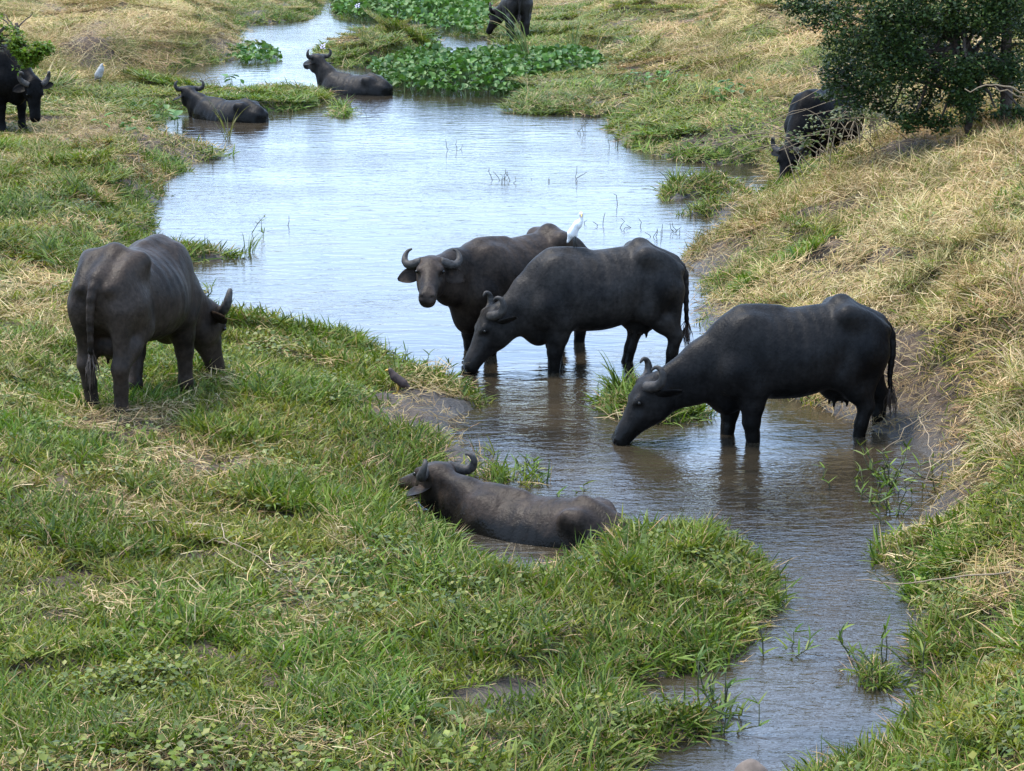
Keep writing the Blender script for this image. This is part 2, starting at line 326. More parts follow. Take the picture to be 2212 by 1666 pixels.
def strips(paths, widths, cols):
    """ribbons along paths: paths (n,k,3), widths (n,k), cols (n,3) -> mesh arrays; the last point is the tip"""
    n, k, _ = paths.shape
    t = np.gradient(paths, axis=1); t /= np.linalg.norm(t, axis=2, keepdims=True) + 1e-9
    up = np.zeros_like(t); up[..., 2] = 1
    a = RNG.uniform(-.9, .9, n)
    sd = np.cross(t, up); nn = np.linalg.norm(sd, axis=2, keepdims=True); sd = np.where(nn > 0.05, sd / np.maximum(nn, 1e-6), np.array((1., 0, 0)))
    nr = np.cross(sd, t); sd = sd * np.cos(a)[:, None, None] + nr * np.sin(a)[:, None, None]
    L = paths - sd * widths[..., None] * .5; R = paths + sd * widths[..., None] * .5
    V = np.concatenate([L[:, :-1], R[:, :-1], paths[:, -1:]], 1)      # k-1 left, k-1 right, tip
    m = k - 1; base = np.arange(n) * (2 * m + 1)
    tri = []
    for i in range(m - 1):
        tri += [(i, m + i, m + i + 1), (i, m + i + 1, i + 1)]
    tri += [(m - 1, 2 * m - 1, 2 * m)]
    Fc = (base[:, None, None] + np.array(tri)[None]).reshape(-1, 3)
    C = np.repeat(cols[:, None], 2 * m + 1, 1)
    return V.reshape(-1, 3), Fc, C.reshape(-1, 3)

def pick(pal, n, var=.18):
    c = np.array(pal)[RNG.integers(0, len(pal), n)]
    return c * (1 + RNG.uniform(-var, var, (n, 1))) * (1 + RNG.uniform(-.06, .06, (n, 3)))

def blades(n, rad, ln, wd, lean, droop, pal, k=4, z0=0.0):
    """upright, leaning and drooping grass blades"""
    az = RNG.uniform(0, 2 * np.pi, n); r = rad * np.sqrt(RNG.random(n)); a2 = RNG.uniform(0, 2 * np.pi, n)
    L = RNG.uniform(*ln, n); le = np.abs(RNG.normal(lean, .25, n)); dr = RNG.uniform(.2, 1.0, n) * droop
    s = np.linspace(0, 1, k); ang = le[:, None] + dr[:, None] * s[None] ** 1.3
    step = L[:, None] / (k - 1); st = np.zeros((n, k, 3))
    hx = np.cumsum(np.sin(ang) * step, 1) - np.sin(ang[:, :1]) * step; hz = np.cumsum(np.cos(ang) * step, 1) - np.cos(ang[:, :1]) * step
    st[..., 0] = r[:, None] * np.cos(a2)[:, None] + hx * np.cos(az)[:, None]
    st[..., 1] = r[:, None] * np.sin(a2)[:, None] + hx * np.sin(az)[:, None]
    st[..., 2] = z0 + np.maximum(hz, -.02)
    w = RNG.uniform(*wd, n)[:, None] * np.array([.75, 1, .8, .35, .2][:k])[None]
    return strips(st, w, pick(pal, n))
def stalks(n, rad, ln, wd, pal, rise=.10, k=5):
    """broken straw lying about"""
    az = RNG.uniform(0, 2 * np.pi, n); a2 = RNG.uniform(0, 2 * np.pi, n); r = rad * np.sqrt(RNG.random(n)); L = RNG.uniform(*ln, n)
    P = np.zeros((n, k, 3)); cur = np.stack([r * np.cos(a2), r * np.sin(a2), RNG.uniform(.01, rise, n)], -1); P[:, 0] = cur
    pit = RNG.normal(.06, .22, n)
    for i in range(1, k):
        az = az + RNG.normal(0, .28, n); pit = pit + RNG.normal(-.06, .16, n)
        cur = cur + np.stack([np.cos(az) * np.cos(pit), np.sin(az) * np.cos(pit), np.sin(pit)], -1) * (L / (k - 1))[:, None]
        cur[:, 2] = np.maximum(cur[:, 2], .015); P[:, i] = cur
    w = RNG.uniform(*wd, n)[:, None] * np.array([1, 1, .9, .7, .4])[None, :k]
    return strips(P, w, pick(pal, n))
def leaflets(n, rad, hz, sz, pal):
    """small broad leaves on short stems"""
    V, Fc, C = [], [], []
    cols = pick(pal, n)
    for i in range(n):
        a, r = RNG.uniform(0, 6.28), rad * math.sqrt(RNG.random()); c = np.array((r * math.cos(a), r * math.sin(a), RNG.uniform(*hz)))
        L = RNG.uniform(*sz); w = L * RNG.uniform(.35, .5); d = RNG.uniform(0, 6.28); tl = RNG.uniform(-.2, .7)
        f = np.array((math.cos(d) * math.cos(tl), math.sin(d) * math.cos(tl), math.sin(tl))); s_ = np.array((-math.sin(d), math.cos(d), RNG.uniform(-.3, .3)))
        b = len(V); dn = np.array((0, 0, -.12 * L))
        V += [c, c + f * L * .45 + s_ * w - dn, c + f * L, c + f * L * .45 - s_ * w - dn, c + f * L * .5]
        Fc += [(b, b + 4, b + 1), (b + 1, b + 4, b + 2), (b + 2, b + 4, b + 3), (b + 3, b + 4, b)]; C += [cols[i] * q for q in (.8, 1, 1.05, 1, .9)]
    return np.array(V), np.array(Fc), np.array(C)
def join(*parts):
    V, Fc, C, o = [], [], [], 0
    for v, f, c in parts: V.append(v); Fc.append(f + o); C.append(c); o += len(v)
    return np.concatenate(V), np.concatenate(Fc), np.concatenate(C)

m_grass = leaf_mat('grass_blades', .34); m_straw = leaf_mat('dry_straw', .15, .75, .15); m_weed = leaf_mat('weed_leaves', .3, .5, .35)
def kinds(name, fn, n, mat):
    c = bpy.data.collections.new(name)
    for i in range(n):
        V, Fc, C = fn(); o = bpy.data.objects.new('%s_%02d' % (name, i), new_mesh(name, V, Fc, mat, False, C)); c.objects.link(o)
    return c
K_SHORT = kinds('short_tuft', lambda: join(blades(15, .13, (.05, .17), (.007, .014), .7, 1.0, GREEN), blades(5, .15, (.05, .17), (.005, .009), 1.0, .6, STRAW + OLIVE)), 7, m_grass)
K_MIX = kinds('mixed_tuft', lambda: join(blades(9, .14, (.05, .17), (.006, .012), .8, 1.0, GREEN + OLIVE), blades(10, .15, (.06, .22), (.005, .009), 1.0, .6, STRAW)), 7, m_grass)
K_LUSH = kinds('lush_tuft', lambda: join(blades(16, .11, (.12, .28), (.009, .017), .55, 1.1, LUSH), blades(4, .13, (.12, .30), (.005, .008), .8, .8, STRAW)), 7, m_grass)
K_STRAW = kinds('straw_heap', lambda: stalks(20, .20, (.08, .26), (.0035, .0065), STRAW, .07), 8, m_straw)
K_DRY = kinds('dry_tuft', lambda: join(blades(18, .16, (.08, .28), (.005, .009), .9, .9, STRAW), blades(10, .16, (.10, .30), (.006, .010), .7, 1.0, OLIVE + GREEN)), 8, m_straw)
K_LONG = kinds('long_hanging_grass', lambda: join(blades(48, .30, (.45, .95), (.005, .009), .65, 1.5, STRAW + OLIVE), blades(30, .30, (.35, .7), (.006, .010), .6, 1.3, GREEN + OLIVE)), 8, m_straw)
K_WEED = kinds('weed_sprig', lambda: leaflets(30, .15, (.02, .13), (.022, .048), GREEN), 7, m_weed)

# wide patches of the same grasses for the ground away from the water
def patch(*sets):
    return join(*[blades(n, .50, ln, wd, le, dp, pal) for n, ln, wd, le, dp, pal in sets])
P_SHORT = kinds('short_patch', lambda: patch((1050, (.05, .16), (.007, .014), .75, .9, GREEN), (300, (.05, .17), (.005, .009), 1.0, .5, STRAW + OLIVE)), 5, m_grass)
P_MIX = kinds('mixed_patch', lambda: patch((800, (.05, .15), (.006, .013), .8, .9, GREEN + OLIVE), (520, (.05, .18), (.004, .008), 1.1, .5, STRAW)), 5, m_grass)
P_LUSH = kinds('lush_patch', lambda: patch((1000, (.12, .28), (.009, .017), .60, 1.1, LUSH), (200, (.12, .30), (.005, .008), .9, .6, STRAW)), 4, m_grass)
P_DRY = kinds('dry_patch', lambda: patch((850, (.08, .28), (.004, .008), 1.05, .6, STRAW), (420, (.06, .20), (.006, .010), .8, .9, OLIVE + GREEN)), 5, m_straw)
P_STRAW = kinds('straw_patch', lambda: stalks(150, .48, (.08, .26), (.0035, .0065), STRAW, .06), 6, m_straw)

def scatter(name, col, P, scl, tint, label, nvar, tilt=.15, slope=1.0):
    """one object of tufts, standing where the points P are"""
    n = len(P); me = bpy.data.meshes.new(name); me.vertices.add(n); me.vertices.foreach_set('co', P.astype(np.float32).ravel())
    def att(nm, t, v, key): a = me.attributes.new(nm, t, 'POINT'); a.data.foreach_set(key, np.ascontiguousarray(v).ravel())
    e = .12; gxx = (height(P[:, 0] + e, P[:, 1]) - height(P[:, 0] - e, P[:, 1])) / (2 * e); gyy = (height(P[:, 0], P[:, 1] + e) - height(P[:, 0], P[:, 1] - e)) / (2 * e)
    lean = np.clip(np.stack([gxx, gyy], -1), -.7, .7) * slope + RNG.normal(0, tilt, (n, 2))       # follow the slope
    zz = np.column_stack([-lean, np.ones(n)]); zz /= np.linalg.norm(zz, axis=1, keepdims=True)
    a = RNG.uniform(0, 6.283, n); xx = np.column_stack([np.cos(a), np.sin(a), np.zeros(n)]); xx -= zz * (xx * zz).sum(1, keepdims=True); xx /= np.linalg.norm(xx, axis=1, keepdims=True)
    yy = np.cross(zz, xx)                                                                       # columns xx, yy, zz -> euler XYZ
    rot = np.stack([np.arctan2(yy[:, 2], zz[:, 2]), np.arcsin(np.clip(-xx[:, 2], -1, 1)), np.arctan2(xx[:, 1], xx[:, 0])], -1).astype(np.float32)
    att('rot', 'FLOAT_VECTOR', rot, 'vector'); sv = np.asarray(scl, np.float32); sv = sv if sv.ndim == 2 else np.stack([sv, sv, np.minimum(sv, .72 + .28 * sv)], -1); sv[:, 2] = np.where(P[:, 1] > 38, sv[:, 2] * .62, np.where(P[:, 1] > 24, sv[:, 2] * .82, sv[:, 2])); att('scl', 'FLOAT_VECTOR', np.ascontiguousarray(sv), 'vector'); att('idx', 'INT', RNG.integers(0, nvar, n).astype(np.int32), 'value')
    t4 = np.ones((n, 4), np.float32); t4[:, :3] = tint; att('tint', 'FLOAT_COLOR', t4, 'color')
    o = link(bpy.data.objects.new(name, me)); tag(o, label, None, None, 'stuff')
    g = bpy.data.node_groups.new(name, 'GeometryNodeTree')
    g.interface.new_socket('Geometry', in_out='INPUT', socket_type='NodeSocketGeometry'); g.interface.new_socket('Geometry', in_out='OUTPUT', socket_type='NodeSocketGeometry')
    N, L = g.nodes, g.links; gi, go = N.new('NodeGroupInput'), N.new('NodeGroupOutput')
    ci = N.new('GeometryNodeCollectionInfo'); ci.inputs['Collection'].default_value = col; ci.inputs['Separate Children'].default_value = True; ci.inputs['Reset Children'].default_value = True
    ip = N.new('GeometryNodeInstanceOnPoints'); ip.inputs['Pick Instance'].default_value = True
    def na(nm, t): a = N.new('GeometryNodeInputNamedAttribute'); a.data_type = t; a.inputs['Name'].default_value = nm; return a.outputs['Attribute']
    er = N.new('FunctionNodeEulerToRotation')
    L.new(na('rot', 'FLOAT_VECTOR'), er.inputs[0]); L.new(er.outputs[0], ip.inputs['Rotation']); L.new(na('scl', 'FLOAT_VECTOR'), ip.inputs['Scale']); L.new(na('idx', 'INT'), ip.inputs['Instance Index'])
    L.new(gi.outputs[0], ip.inputs['Points']); L.new(ci.outputs[0], ip.inputs['Instance']); L.new(ip.outputs[0], go.inputs[0])
    o.modifiers.new('tufts', 'NODES').node_group = g
    return o

DRY = [(100, 1000, .5), (300, 1060, .55), (100, 1180, .48), (100, 700, .6), (300, 900, .42), (500, 800, .2), (700, 900, .12), (500, 1000, .36), (100, 1500, .32), (350, 1350, .32), (600, 1400, .15), (800, 1200, .15), (1200, 1350, .14), (1500, 1250, .25), (1000, 1600, .12), (1300, 1550, .2),
 (100, 500, .2), (60, 440, .05), (150, 400, .35), (50, 300, .65), (250, 300, .6), (450, 530, .08), (300, 200, .3), (550, 200, .08), (150, 50, .95), (400, 40, 1.0), (300, 90, .95), (600, 30, .25), (450, 110, .55), (250, 450, .3),
 (1750, 1640, .15), (2000, 1500, .25), (2200, 1600, .5), (2000, 1250, .2), (2200, 1300, .45), (2100, 1120, .45), (2100, 1000, .6), (2200, 800, .85), (2000, 800, .7), (1750, 580, .8), (2100, 500, .9), (2100, 650, .95), (1650, 500, .6), (1650, 620, .75), (1750, 400, .7), (2000, 330, .85),
 (1400, 250, .35), (1600, 270, .65), (1300, 80, .2), (1550, 100, .75), (1400, 20, .6), (1500, 190, .4), (1700, 60, .85), (1650, 330, .6), (1300, 200, .1), (900, 110, .05), (1460, 400, .05), (1400, 860, .05)]
DRYX = [gp(u, v, .3 if u < 1650 else .8) for u, v, _ in DRY]; DRYV = [q[2] * (1.22 if q[2] >= .6 else 1) for q in DRY]
def dryness(x, y): return np.clip(idw(DRYX, DRYV, x, y) + (fbm(x * 1.5, y * 1.1, 23, 4) - .5) * 1.4, 0, 1)
def candidates(dens, y0, y1, margin=3.6):
    hw = lambda y: y * 1106 / F_PX * 1.03 + margin
    w = hw(y1); n = int(dens * (y1 - y0) * 2 * w); x = RNG.uniform(-w, w, n); y = RNG.uniform(y0, y1, n)
    k = np.abs(x) < hw(y); return x[k], y[k]
def collect(bands):
    X, Y, B = [], [], []
    for b, (d, y0, y1) in enumerate(bands):
        x, y = candidates(d, y0, y1); X.append(x); Y.append(y); B.append(np.full(len(x), b))
    x, y, b = np.concatenate(X), np.concatenate(Y), np.concatenate(B); d = land(x, y); k = d > -.02
    for Q_ in HYA_P.values(): k &= sdf_poly(Q_, x, y) < .1
    x, y, b, d = x[k], y[k], b[k], d[k]; z = height(x, y, d); return x, y, z, d, b
def tints(x, y): return np.stack([.86 + .34 * fbm(x * .8, y * .8, 51, 3), .86 + .3 * fbm(x * .8, y * .8, 52, 3), np.full(len(x), .95)], -1) * (.85 + .3 * RNG.random((len(x), 1)))
def sort_kinds(x, y, z, d, dr):
    clump = fbm(x * 2.3, y * 2.3, 41, 3); r, r3 = RNG.random(len(x)), RNG.random(len(x))
    lush = r < np.clip(.75 * (1 - sstep(.15, 1.2, d)) + .35 * (clump > .55), 0, .9) * (1 - sstep(.4, .75, dr))
    pd = dr ** 1.25 * .9; dry = ~lush & (r3 < pd * sstep(.28, .6, z)); mix = ~lush & ~dry & (r3 < pd)
    return [('lush_grass', lush, .85), ('short_grass', ~lush & ~dry & ~mix, .88), ('mixed_grass', mix, .88), ('dry_grass', dry, .85)]
SAY = {'lush_grass': 'lush green grass along the water edge', 'short_grass': 'short green grazed grass on the banks', 'mixed_grass': 'grazed grass half dried to straw', 'dry_grass': 'dry tan grass on the higher banks'}
TUFT = {'lush_grass': K_LUSH, 'short_grass': K_SHORT, 'mixed_grass': K_MIX, 'dry_grass': K_DRY}
PATCH = {'lush_grass': (P_LUSH, 4), 'short_grass': (P_SHORT, 5), 'mixed_grass': (P_MIX, 5), 'dry_grass': (P_DRY, 5)}
# single tufts along the water and round bare mud
x, y, z, d, b = collect([(230, 11, 17), (190, 17, 24), (115, 24, 38), (60, 38, 80)])
md = mud(x, y, z); k = ((d < .42) | (mud(x, y, z, .45) > .02)) & (RNG.random(len(x)) > 1 - (1 - md) ** 2.5)
x, y, z, d, b, md = x[k], y[k], z[k], d[k], b[k], md[k]
far = np.array([1.0, 1.05, 1.3, 1.75])[b]; P = np.stack([x, y, z - .012], -1); ti = tints(x, y)
for nm, k, sc in sort_kinds(x, y, z, d, dryness(x, y)):
    scatter(nm + '_tufts', TUFT[nm], P[k], (sc * (.75 + .5 * RNG.random(len(x))) * far)[k], ti[k], SAY[nm] + ', in single tufts', 7, .15)
# patches everywhere else, on two loose lattices
X, Y, Bd = [], [], []
for b_, (sp, y0, y1) in enumerate([(.60, 10.5, 17), (.60, 17, 24), (.80, 24, 38), (1.1, 38, 82)]):
    for rep in range(2):
        w = y1 * 1106 / F_PX * 1.03 + 4.0
        ax, ay = np.meshgrid(np.arange(-w, w, sp), np.arange(y0, y1, sp)); ax = ax.ravel() + RNG.uniform(-.45, .45, ax.size) * sp; ay = ay.ravel() + RNG.uniform(-.45, .45, ay.size) * sp
        k = np.abs(ax) < ay * 1106 / F_PX * 1.03 + 4.0; X.append(ax[k]); Y.append(ay[k]); Bd.append(np.full(k.sum(), b_))
x, y, b = np.concatenate(X), np.concatenate(Y), np.concatenate(Bd); d = land(x, y); k = d > .36
for Q_ in HYA_P.values(): k &= sdf_poly(Q_, x, y) < .0
x, y, b, d = x[k], y[k], b[k], d[k]; z = height(x, y, d)
k = mud(x, y, z, .3) < .3; x, y, z, d, b = x[k], y[k], z[k], d[k], b[k]
far = np.array([1.0, 1.05, 1.35, 1.8])[b]; P = np.stack([x, y, z - .015], -1); ti = tints(x, y)
for nm, k, sc in sort_kinds(x, y, z, d, dryness(x, y)):
    scatter(nm, PATCH[nm][0], P[k], (sc * (.9 + .25 * RNG.random(len(x))) * far)[k], ti[k], SAY[nm], PATCH[nm][1], .04)
# straw litter
x, y, z, d, b = collect([(7, 11, 17), (6, 17, 24), (4, 24, 38), (2, 38, 80)])
dr, md = dryness(x, y), mud(x, y, z); far = np.array([1.0, 1.05, 1.25, 1.6])[b]
P = np.stack([x, y, z + .02], -1); tint = np.ones((len(x), 3)) * (.75 + .45 * RNG.random((len(x), 1)))
tint[md > .4] *= .72
k = (RNG.random(len(x)) < np.clip(.04 + .6 * dr ** 1.6 + .5 * md, 0, 1)) & (d > .3)
scatter('straw_litter', P_STRAW, P[k], ((.8 + .35 * RNG.random(len(x))) * far)[k], tint[k], 'broken dry straw lying over the banks', 6, .05)
x, y, z, d, b = collect([(24, 11, 17), (20, 17, 24), (14, 24, 38), (7, 38, 80)])
dr, md = dryness(x, y), mud(x, y, z); far = np.array([1.0, 1.05, 1.25, 1.6])[b]
P = np.stack([x, y, z + .02], -1); tint = np.ones((len(x), 3)) * (.75 + .45 * RNG.random((len(x), 1))); tint[md > .4] *= .72
k = (RNG.random(len(x)) < np.clip(.08 + .4 * dr + .6 * md, 0, 1)) & ((d < .5) | (md > .1) | (RNG.random(len(x)) < .25))
scatter('straw_wisps', K_STRAW, P[k], ((.5 + .6 * RNG.random(len(x))) * far)[k], tint[k], 'loose wisps of straw on mud and by the water', 8, .12)
# weeds
x, y, z, d, b = collect([(46, 11, 17), (36, 17, 24), (18, 24, 38), (9, 38, 70)])
dr, md = dryness(x, y), mud(x, y, z); far = np.array([1.0, 1.0, 1.2, 1.5])[b]; cl = fbm(x * 1.4, y * 1.4, 61, 3)
P = np.stack([x, y, z], -1); tint = np.ones((len(x), 3)) * (.8 + .4 * RNG.random((len(x), 1)))
k = (RNG.random(len(x)) < np.clip((cl - .48) * 4, 0, 1) * (1 - .85 * dr)) & (md < .5) & (d > .12)
scatter('broadleaf_weeds', K_WEED, P[k], ((.8 + .5 * RNG.random(len(x))) * far)[k], tint[k], 'small broad leaved weeds among the grass', 7, .2)
# long dry grass hanging over the ridge of the right bank and standing on the far mound
LONG = [(1600, 520, .25, 1.0), (1660, 480, .4, .6), (1730, 440, .55, .8), (1800, 400, .8, 1.0), (1860, 370, 1.0, 1.1), (1940, 350, 1.15, 1.0), (2040, 320, 1.35, 1.0), (2140, 300, 1.6, 1.0), (1640, 560, .3, .7), (1690, 520, .45, .8), (120, 70, 1.0, 1.6), (230, 45, 1.2, 1.8), (340, 40, 1.2, 1.8), (430, 60, .8, 1.4), (60, 30, 1.2, 1.5), (1650, 40, 1.8, 1.3), (1500, 80, .8, 1.2), (1620, 200, .8, 1.0), (1560, 130, .8, 1.0), (380, 110, .4, .8), (290, 110, .6, .9), (180, 280, .5, .7), (280, 260, .4, .7), (100, 340, .5, .6)]
px = []
for u, v, zz, rr_ in LONG:
    c = gp(u, v, zz); n = int(26 * rr_ ** 2)
    px.append(np.stack([c[0] + RNG.normal(0, rr_ * .55, n), c[1] + RNG.normal(0, rr_ * 1.0, n)], -1))
px = np.concatenate(px); d = land(px[:, 0], px[:, 1]); k = d > .15; px = px[k]; z = height(px[:, 0], px[:, 1], d[k])
k = RNG.random(len(px)) > mud(px[:, 0], px[:, 1], z); px, z = px[k], z[k]
scatter('long_dry_grass', K_LONG, np.column_stack([px, z]), (.36 + .36 * RNG.random(len(px))) * np.where(px[:, 1] > 42, 1.5, 1), np.ones((len(px), 3)) * (.8 + .35 * RNG.random((len(px), 1))), 'long dry grass hanging over the bank edges', 8, .25)
# ------------------------------------------------------------------ animals: one continuous skin each, grown from a distance field
def catmull(xs, vs, q):
    xs, vs = np.asarray(xs, float), np.asarray(vs, float)
    m = np.gradient(vs, xs); i = np.clip(np.searchsorted(xs, q) - 1, 0, len(xs) - 2); h = xs[i + 1] - xs[i]; t = np.clip((q - xs[i]) / h, 0, 1)
    return (2 * t**3 - 3 * t**2 + 1) * vs[i] + (t**3 - 2 * t**2 + t) * h * m[i] + (-2 * t**3 + 3 * t**2) * vs[i + 1] + (t**3 - t**2) * h * m[i + 1]
def smin(a, b, k):
    h = np.clip(.5 + .5 * (b - a) / k, 0, 1); return b + (a - b) * h - k * h * (1 - h)
class Field:
    def __init__(s, lo, hi, h):
        s.h = h; s.lo = np.array(lo, float); s.n = np.ceil((np.array(hi) - s.lo) / h).astype(int) + 1
        s.ax = [s.lo[i] + h * np.arange(s.n[i]) for i in range(3)]; s.D = np.full(s.n, 1.0, np.float32)
    def box(s, lo, hi):
        sl = []
        for i in range(3):
            a = int(np.clip(np.floor((lo[i] - s.lo[i]) / s.h), 0, s.n[i] - 1)); b = int(np.clip(np.ceil((hi[i] - s.lo[i]) / s.h) + 1, a + 1, s.n[i])); sl.append(slice(a, b))
        return tuple(sl), s.ax[0][sl[0]][:, None, None], s.ax[1][sl[1]][None, :, None], s.ax[2][sl[2]][None, None, :]
    def put(s, sl, d, k, sub=False):
        if sub: s.D[sl] = -smin(-s.D[sl], d, k)
        else: s.D[sl] = smin(s.D[sl], d, k)
    def cone(s, a, b, ra, rb, k=.05, sub=False):
        a, b = np.array(a, float), np.array(b, float); m = max(ra, rb) + k + 3 * s.h
        sl, x, y, z = s.box(np.minimum(a, b) - m, np.maximum(a, b) + m)
        e = b - a; L = max(e @ e, 1e-9); t = np.clip(((x - a[0]) * e[0] + (y - a[1]) * e[1] + (z - a[2]) * e[2]) / L, 0, 1)
        d = np.sqrt((x - a[0] - e[0] * t) ** 2 + (y - a[1] - e[1] * t) ** 2 + (z - a[2] - e[2] * t) ** 2) - (ra + (rb - ra) * t)
        s.put(sl, d, k, sub)
    def chain(s, pts, k=.04):
        for (p, r), (q, r2) in zip(pts[:-1], pts[1:]): s.cone(p, q, r, r2, k)
    def ell(s, c, r, k=.06, M=None, sub=False):
        """ellipsoid, M columns its axes"""
        c, r = np.array(c, float), np.array(r, float); m = r.max() + k + 3 * s.h; sl, x, y, z = s.box(c - m, c + m)
        X, Y, Z = x - c[0], y - c[1], z - c[2]
        if M is not None: X, Y, Z = [X * M[0, i] + Y * M[1, i] + Z * M[2, i] for i in range(3)]
        k0 = np.sqrt((X / r[0]) ** 2 + (Y / r[1]) ** 2 + (Z / r[2]) ** 2); k1 = np.sqrt((X / r[0] ** 2) ** 2 + (Y / r[1] ** 2) ** 2 + (Z / r[2] ** 2) ** 2)
        s.put(sl, k0 * (k0 - 1) / np.maximum(k1, 1e-6), k, sub)
    def loft(s, st, o, M, k, nu=1.8, nl=2.3, mid=.45):
        """tube of cross-sections: stations t, top, bottom, half width, in a frame o, M"""
        st = np.array(st, float); o = np.array(o, float); R = 0
        for q in st:
            for zz in (q[1], q[2]):
                for yy in (-q[3], q[3]): R = max(R, 0)
        C = np.array([o + M @ np.array((q[0], yy, zz)) for q in st for zz in (q[1], q[2]) for yy in (-q[3], q[3])])
        m = k + 4 * s.h; sl, x, y, z = s.box(C.min(0) - m, C.max(0) + m)
        X, Y, Z = x - o[0], y - o[1], z - o[2]; X, Y, Z = [X * M[0, i] + Y * M[1, i] + Z * M[2, i] for i in range(3)]
        tq = np.linspace(st[0, 0], st[-1, 0], 240); tab = [catmull(st[:, 0], st[:, i], tq) for i in (1, 2, 3)]
        Xc = np.clip(X, st[0, 0], st[-1, 0]); top, bot, w = [np.interp(Xc, tq, v) for v in tab]
        zm = bot + mid * (top - bot); up = Z > zm; q = np.where(up, (Z - zm) / np.maximum(top - zm, .01), (zm - Z) / np.maximum(zm - bot, .01)); n = np.where(up, nu, nl)
        g = (np.abs(Y / w) ** n + np.abs(q) ** n) ** (1 / n)
        d = (g - 1) * np.minimum(w, (top - bot) * .5); ex = np.abs(X - Xc)
        d = np.where(ex > 0, np.sqrt(np.maximum(d, 0) ** 2 + ex ** 2) + np.minimum(d, 0) * (ex <= 0), d)
        s.put(sl, d, k)
    def mesh(s):
        """surface nets"""
        D = s.D; nx, ny, nz = D.shape; ins = D < 0
        c = np.zeros((nx - 1, ny - 1, nz - 1), np.uint8)
        for i in (0, 1):
            for j in (0, 1):
                for k in (0, 1): c += ins[i:nx - 1 + i, j:ny - 1 + j, k:nz - 1 + k]
        act = (c > 0) & (c < 8); ids = np.full(act.shape, -1, np.int64); ii = np.argwhere(act); ids[act] = np.arange(len(ii))
        acc = np.zeros((len(ii), 3)); cnt = np.zeros(len(ii))
        cs = [(i, j, k) for i in (0, 1) for j in (0, 1) for k in (0, 1)]
        for a in cs:
            for b in cs:
                if sum(b) - sum(a) == 1 and all(q >= p for p, q in zip(a, b)):
                    da = D[ii[:, 0] + a[0], ii[:, 1] + a[1], ii[:, 2] + a[2]]; db = D[ii[:, 0] + b[0], ii[:, 1] + b[1], ii[:, 2] + b[2]]
                    cr_ = (da < 0) != (db < 0); t = np.where(cr_, da / np.where(cr_, da - db, 1), 0)
                    p = np.array(a)[None] + t[:, None] * (np.array(b) - np.array(a))[None]
                    acc += p * cr_[:, None]; cnt += cr_
        V = (ii + acc / np.maximum(cnt, 1)[:, None]) * s.h + s.lo
        Q = []
        for axn in range(3):
            o1, o2 = [(1, 2), (2, 0), (0, 1)][axn]
            A = [slice(0, n) for n in D.shape]; B = [slice(0, n) for n in D.shape]; A[axn] = slice(0, D.shape[axn] - 1); B[axn] = slice(1, D.shape[axn])
            for q in (o1, o2): A[q] = slice(1, D.shape[q] - 1); B[q] = slice(1, D.shape[q] - 1)
            a, b = ins[tuple(A)], ins[tuple(B)]; e = np.argwhere(a != b); flip = a[e[:, 0], e[:, 1], e[:, 2]]
            e = e.copy(); e[:, o1] += 1; e[:, o2] += 1
            def g(d1, d2):
                f = e.copy(); f[:, o1] -= d1; f[:, o2] -= d2; return ids[f[:, 0], f[:, 1], f[:, 2]]
            q4 = np.stack([g(1, 1), g(0, 1), g(0, 0), g(1, 0)], -1); q4[~flip] = q4[~flip][:, ::-1]; Q.append(q4)
        Q = np.concatenate(Q); Q = Q[(Q >= 0).all(1)]
        # relax a little so that no lattice shows
        for it in range(3):
            sm = np.zeros_like(V); n = np.zeros(len(V))
            for i in range(4):
                a, b = Q[:, i], Q[:, (i + 1) % 4]
                for dim in range(3): sm[:, dim] += np.bincount(a, V[b, dim], len(V)) + np.bincount(b, V[a, dim], len(V))
                n += np.bincount(a, minlength=len(V)) + np.bincount(b, minlength=len(V))
            V = V + .5 * (sm / np.maximum(n, 1)[:, None] - V)
        return V, Q

def tube(pts, rad, seg=10):
    """round tube through points, closed ends"""
    P = np.array(pts, float); n = len(P); T = np.gradient(P, axis=0); T /= np.linalg.norm(T, axis=1, keepdims=True); V = []; up = np.array((.3, .2, 1.0))
    for i in range(n):
        a = np.cross(T[i], up); a /= np.linalg.norm(a); b = np.cross(T[i], a); up = -b if (-b) @ up > 0 else b
        for j in range(seg):
            w = 2 * math.pi * j / seg; V.append(P[i] + rad[i] * (a * math.cos(w) + b * math.sin(w)))
    Fc = [(i * seg + j, i * seg + (j + 1) % seg, (i + 1) * seg + (j + 1) % seg, (i + 1) * seg + j) for i in range(n - 1) for j in range(seg)]
    V += [P[0], P[-1]]; Fc += [(n * seg, (j + 1) % seg, j) for j in range(seg)] + [(n * seg + 1, (n - 1) * seg + j, (n - 1) * seg + (j + 1) % seg) for j in range(seg)]
    return np.array(V), Fc
def spline(pts, n):
    P = np.array(pts, float); s_ = np.r_[0, np.cumsum(np.linalg.norm(np.diff(P, axis=0), axis=1))]; q = np.linspace(0, s_[-1], n)
    return np.stack([catmull(s_, P[:, i], q) for i in range(P.shape[1])], -1)

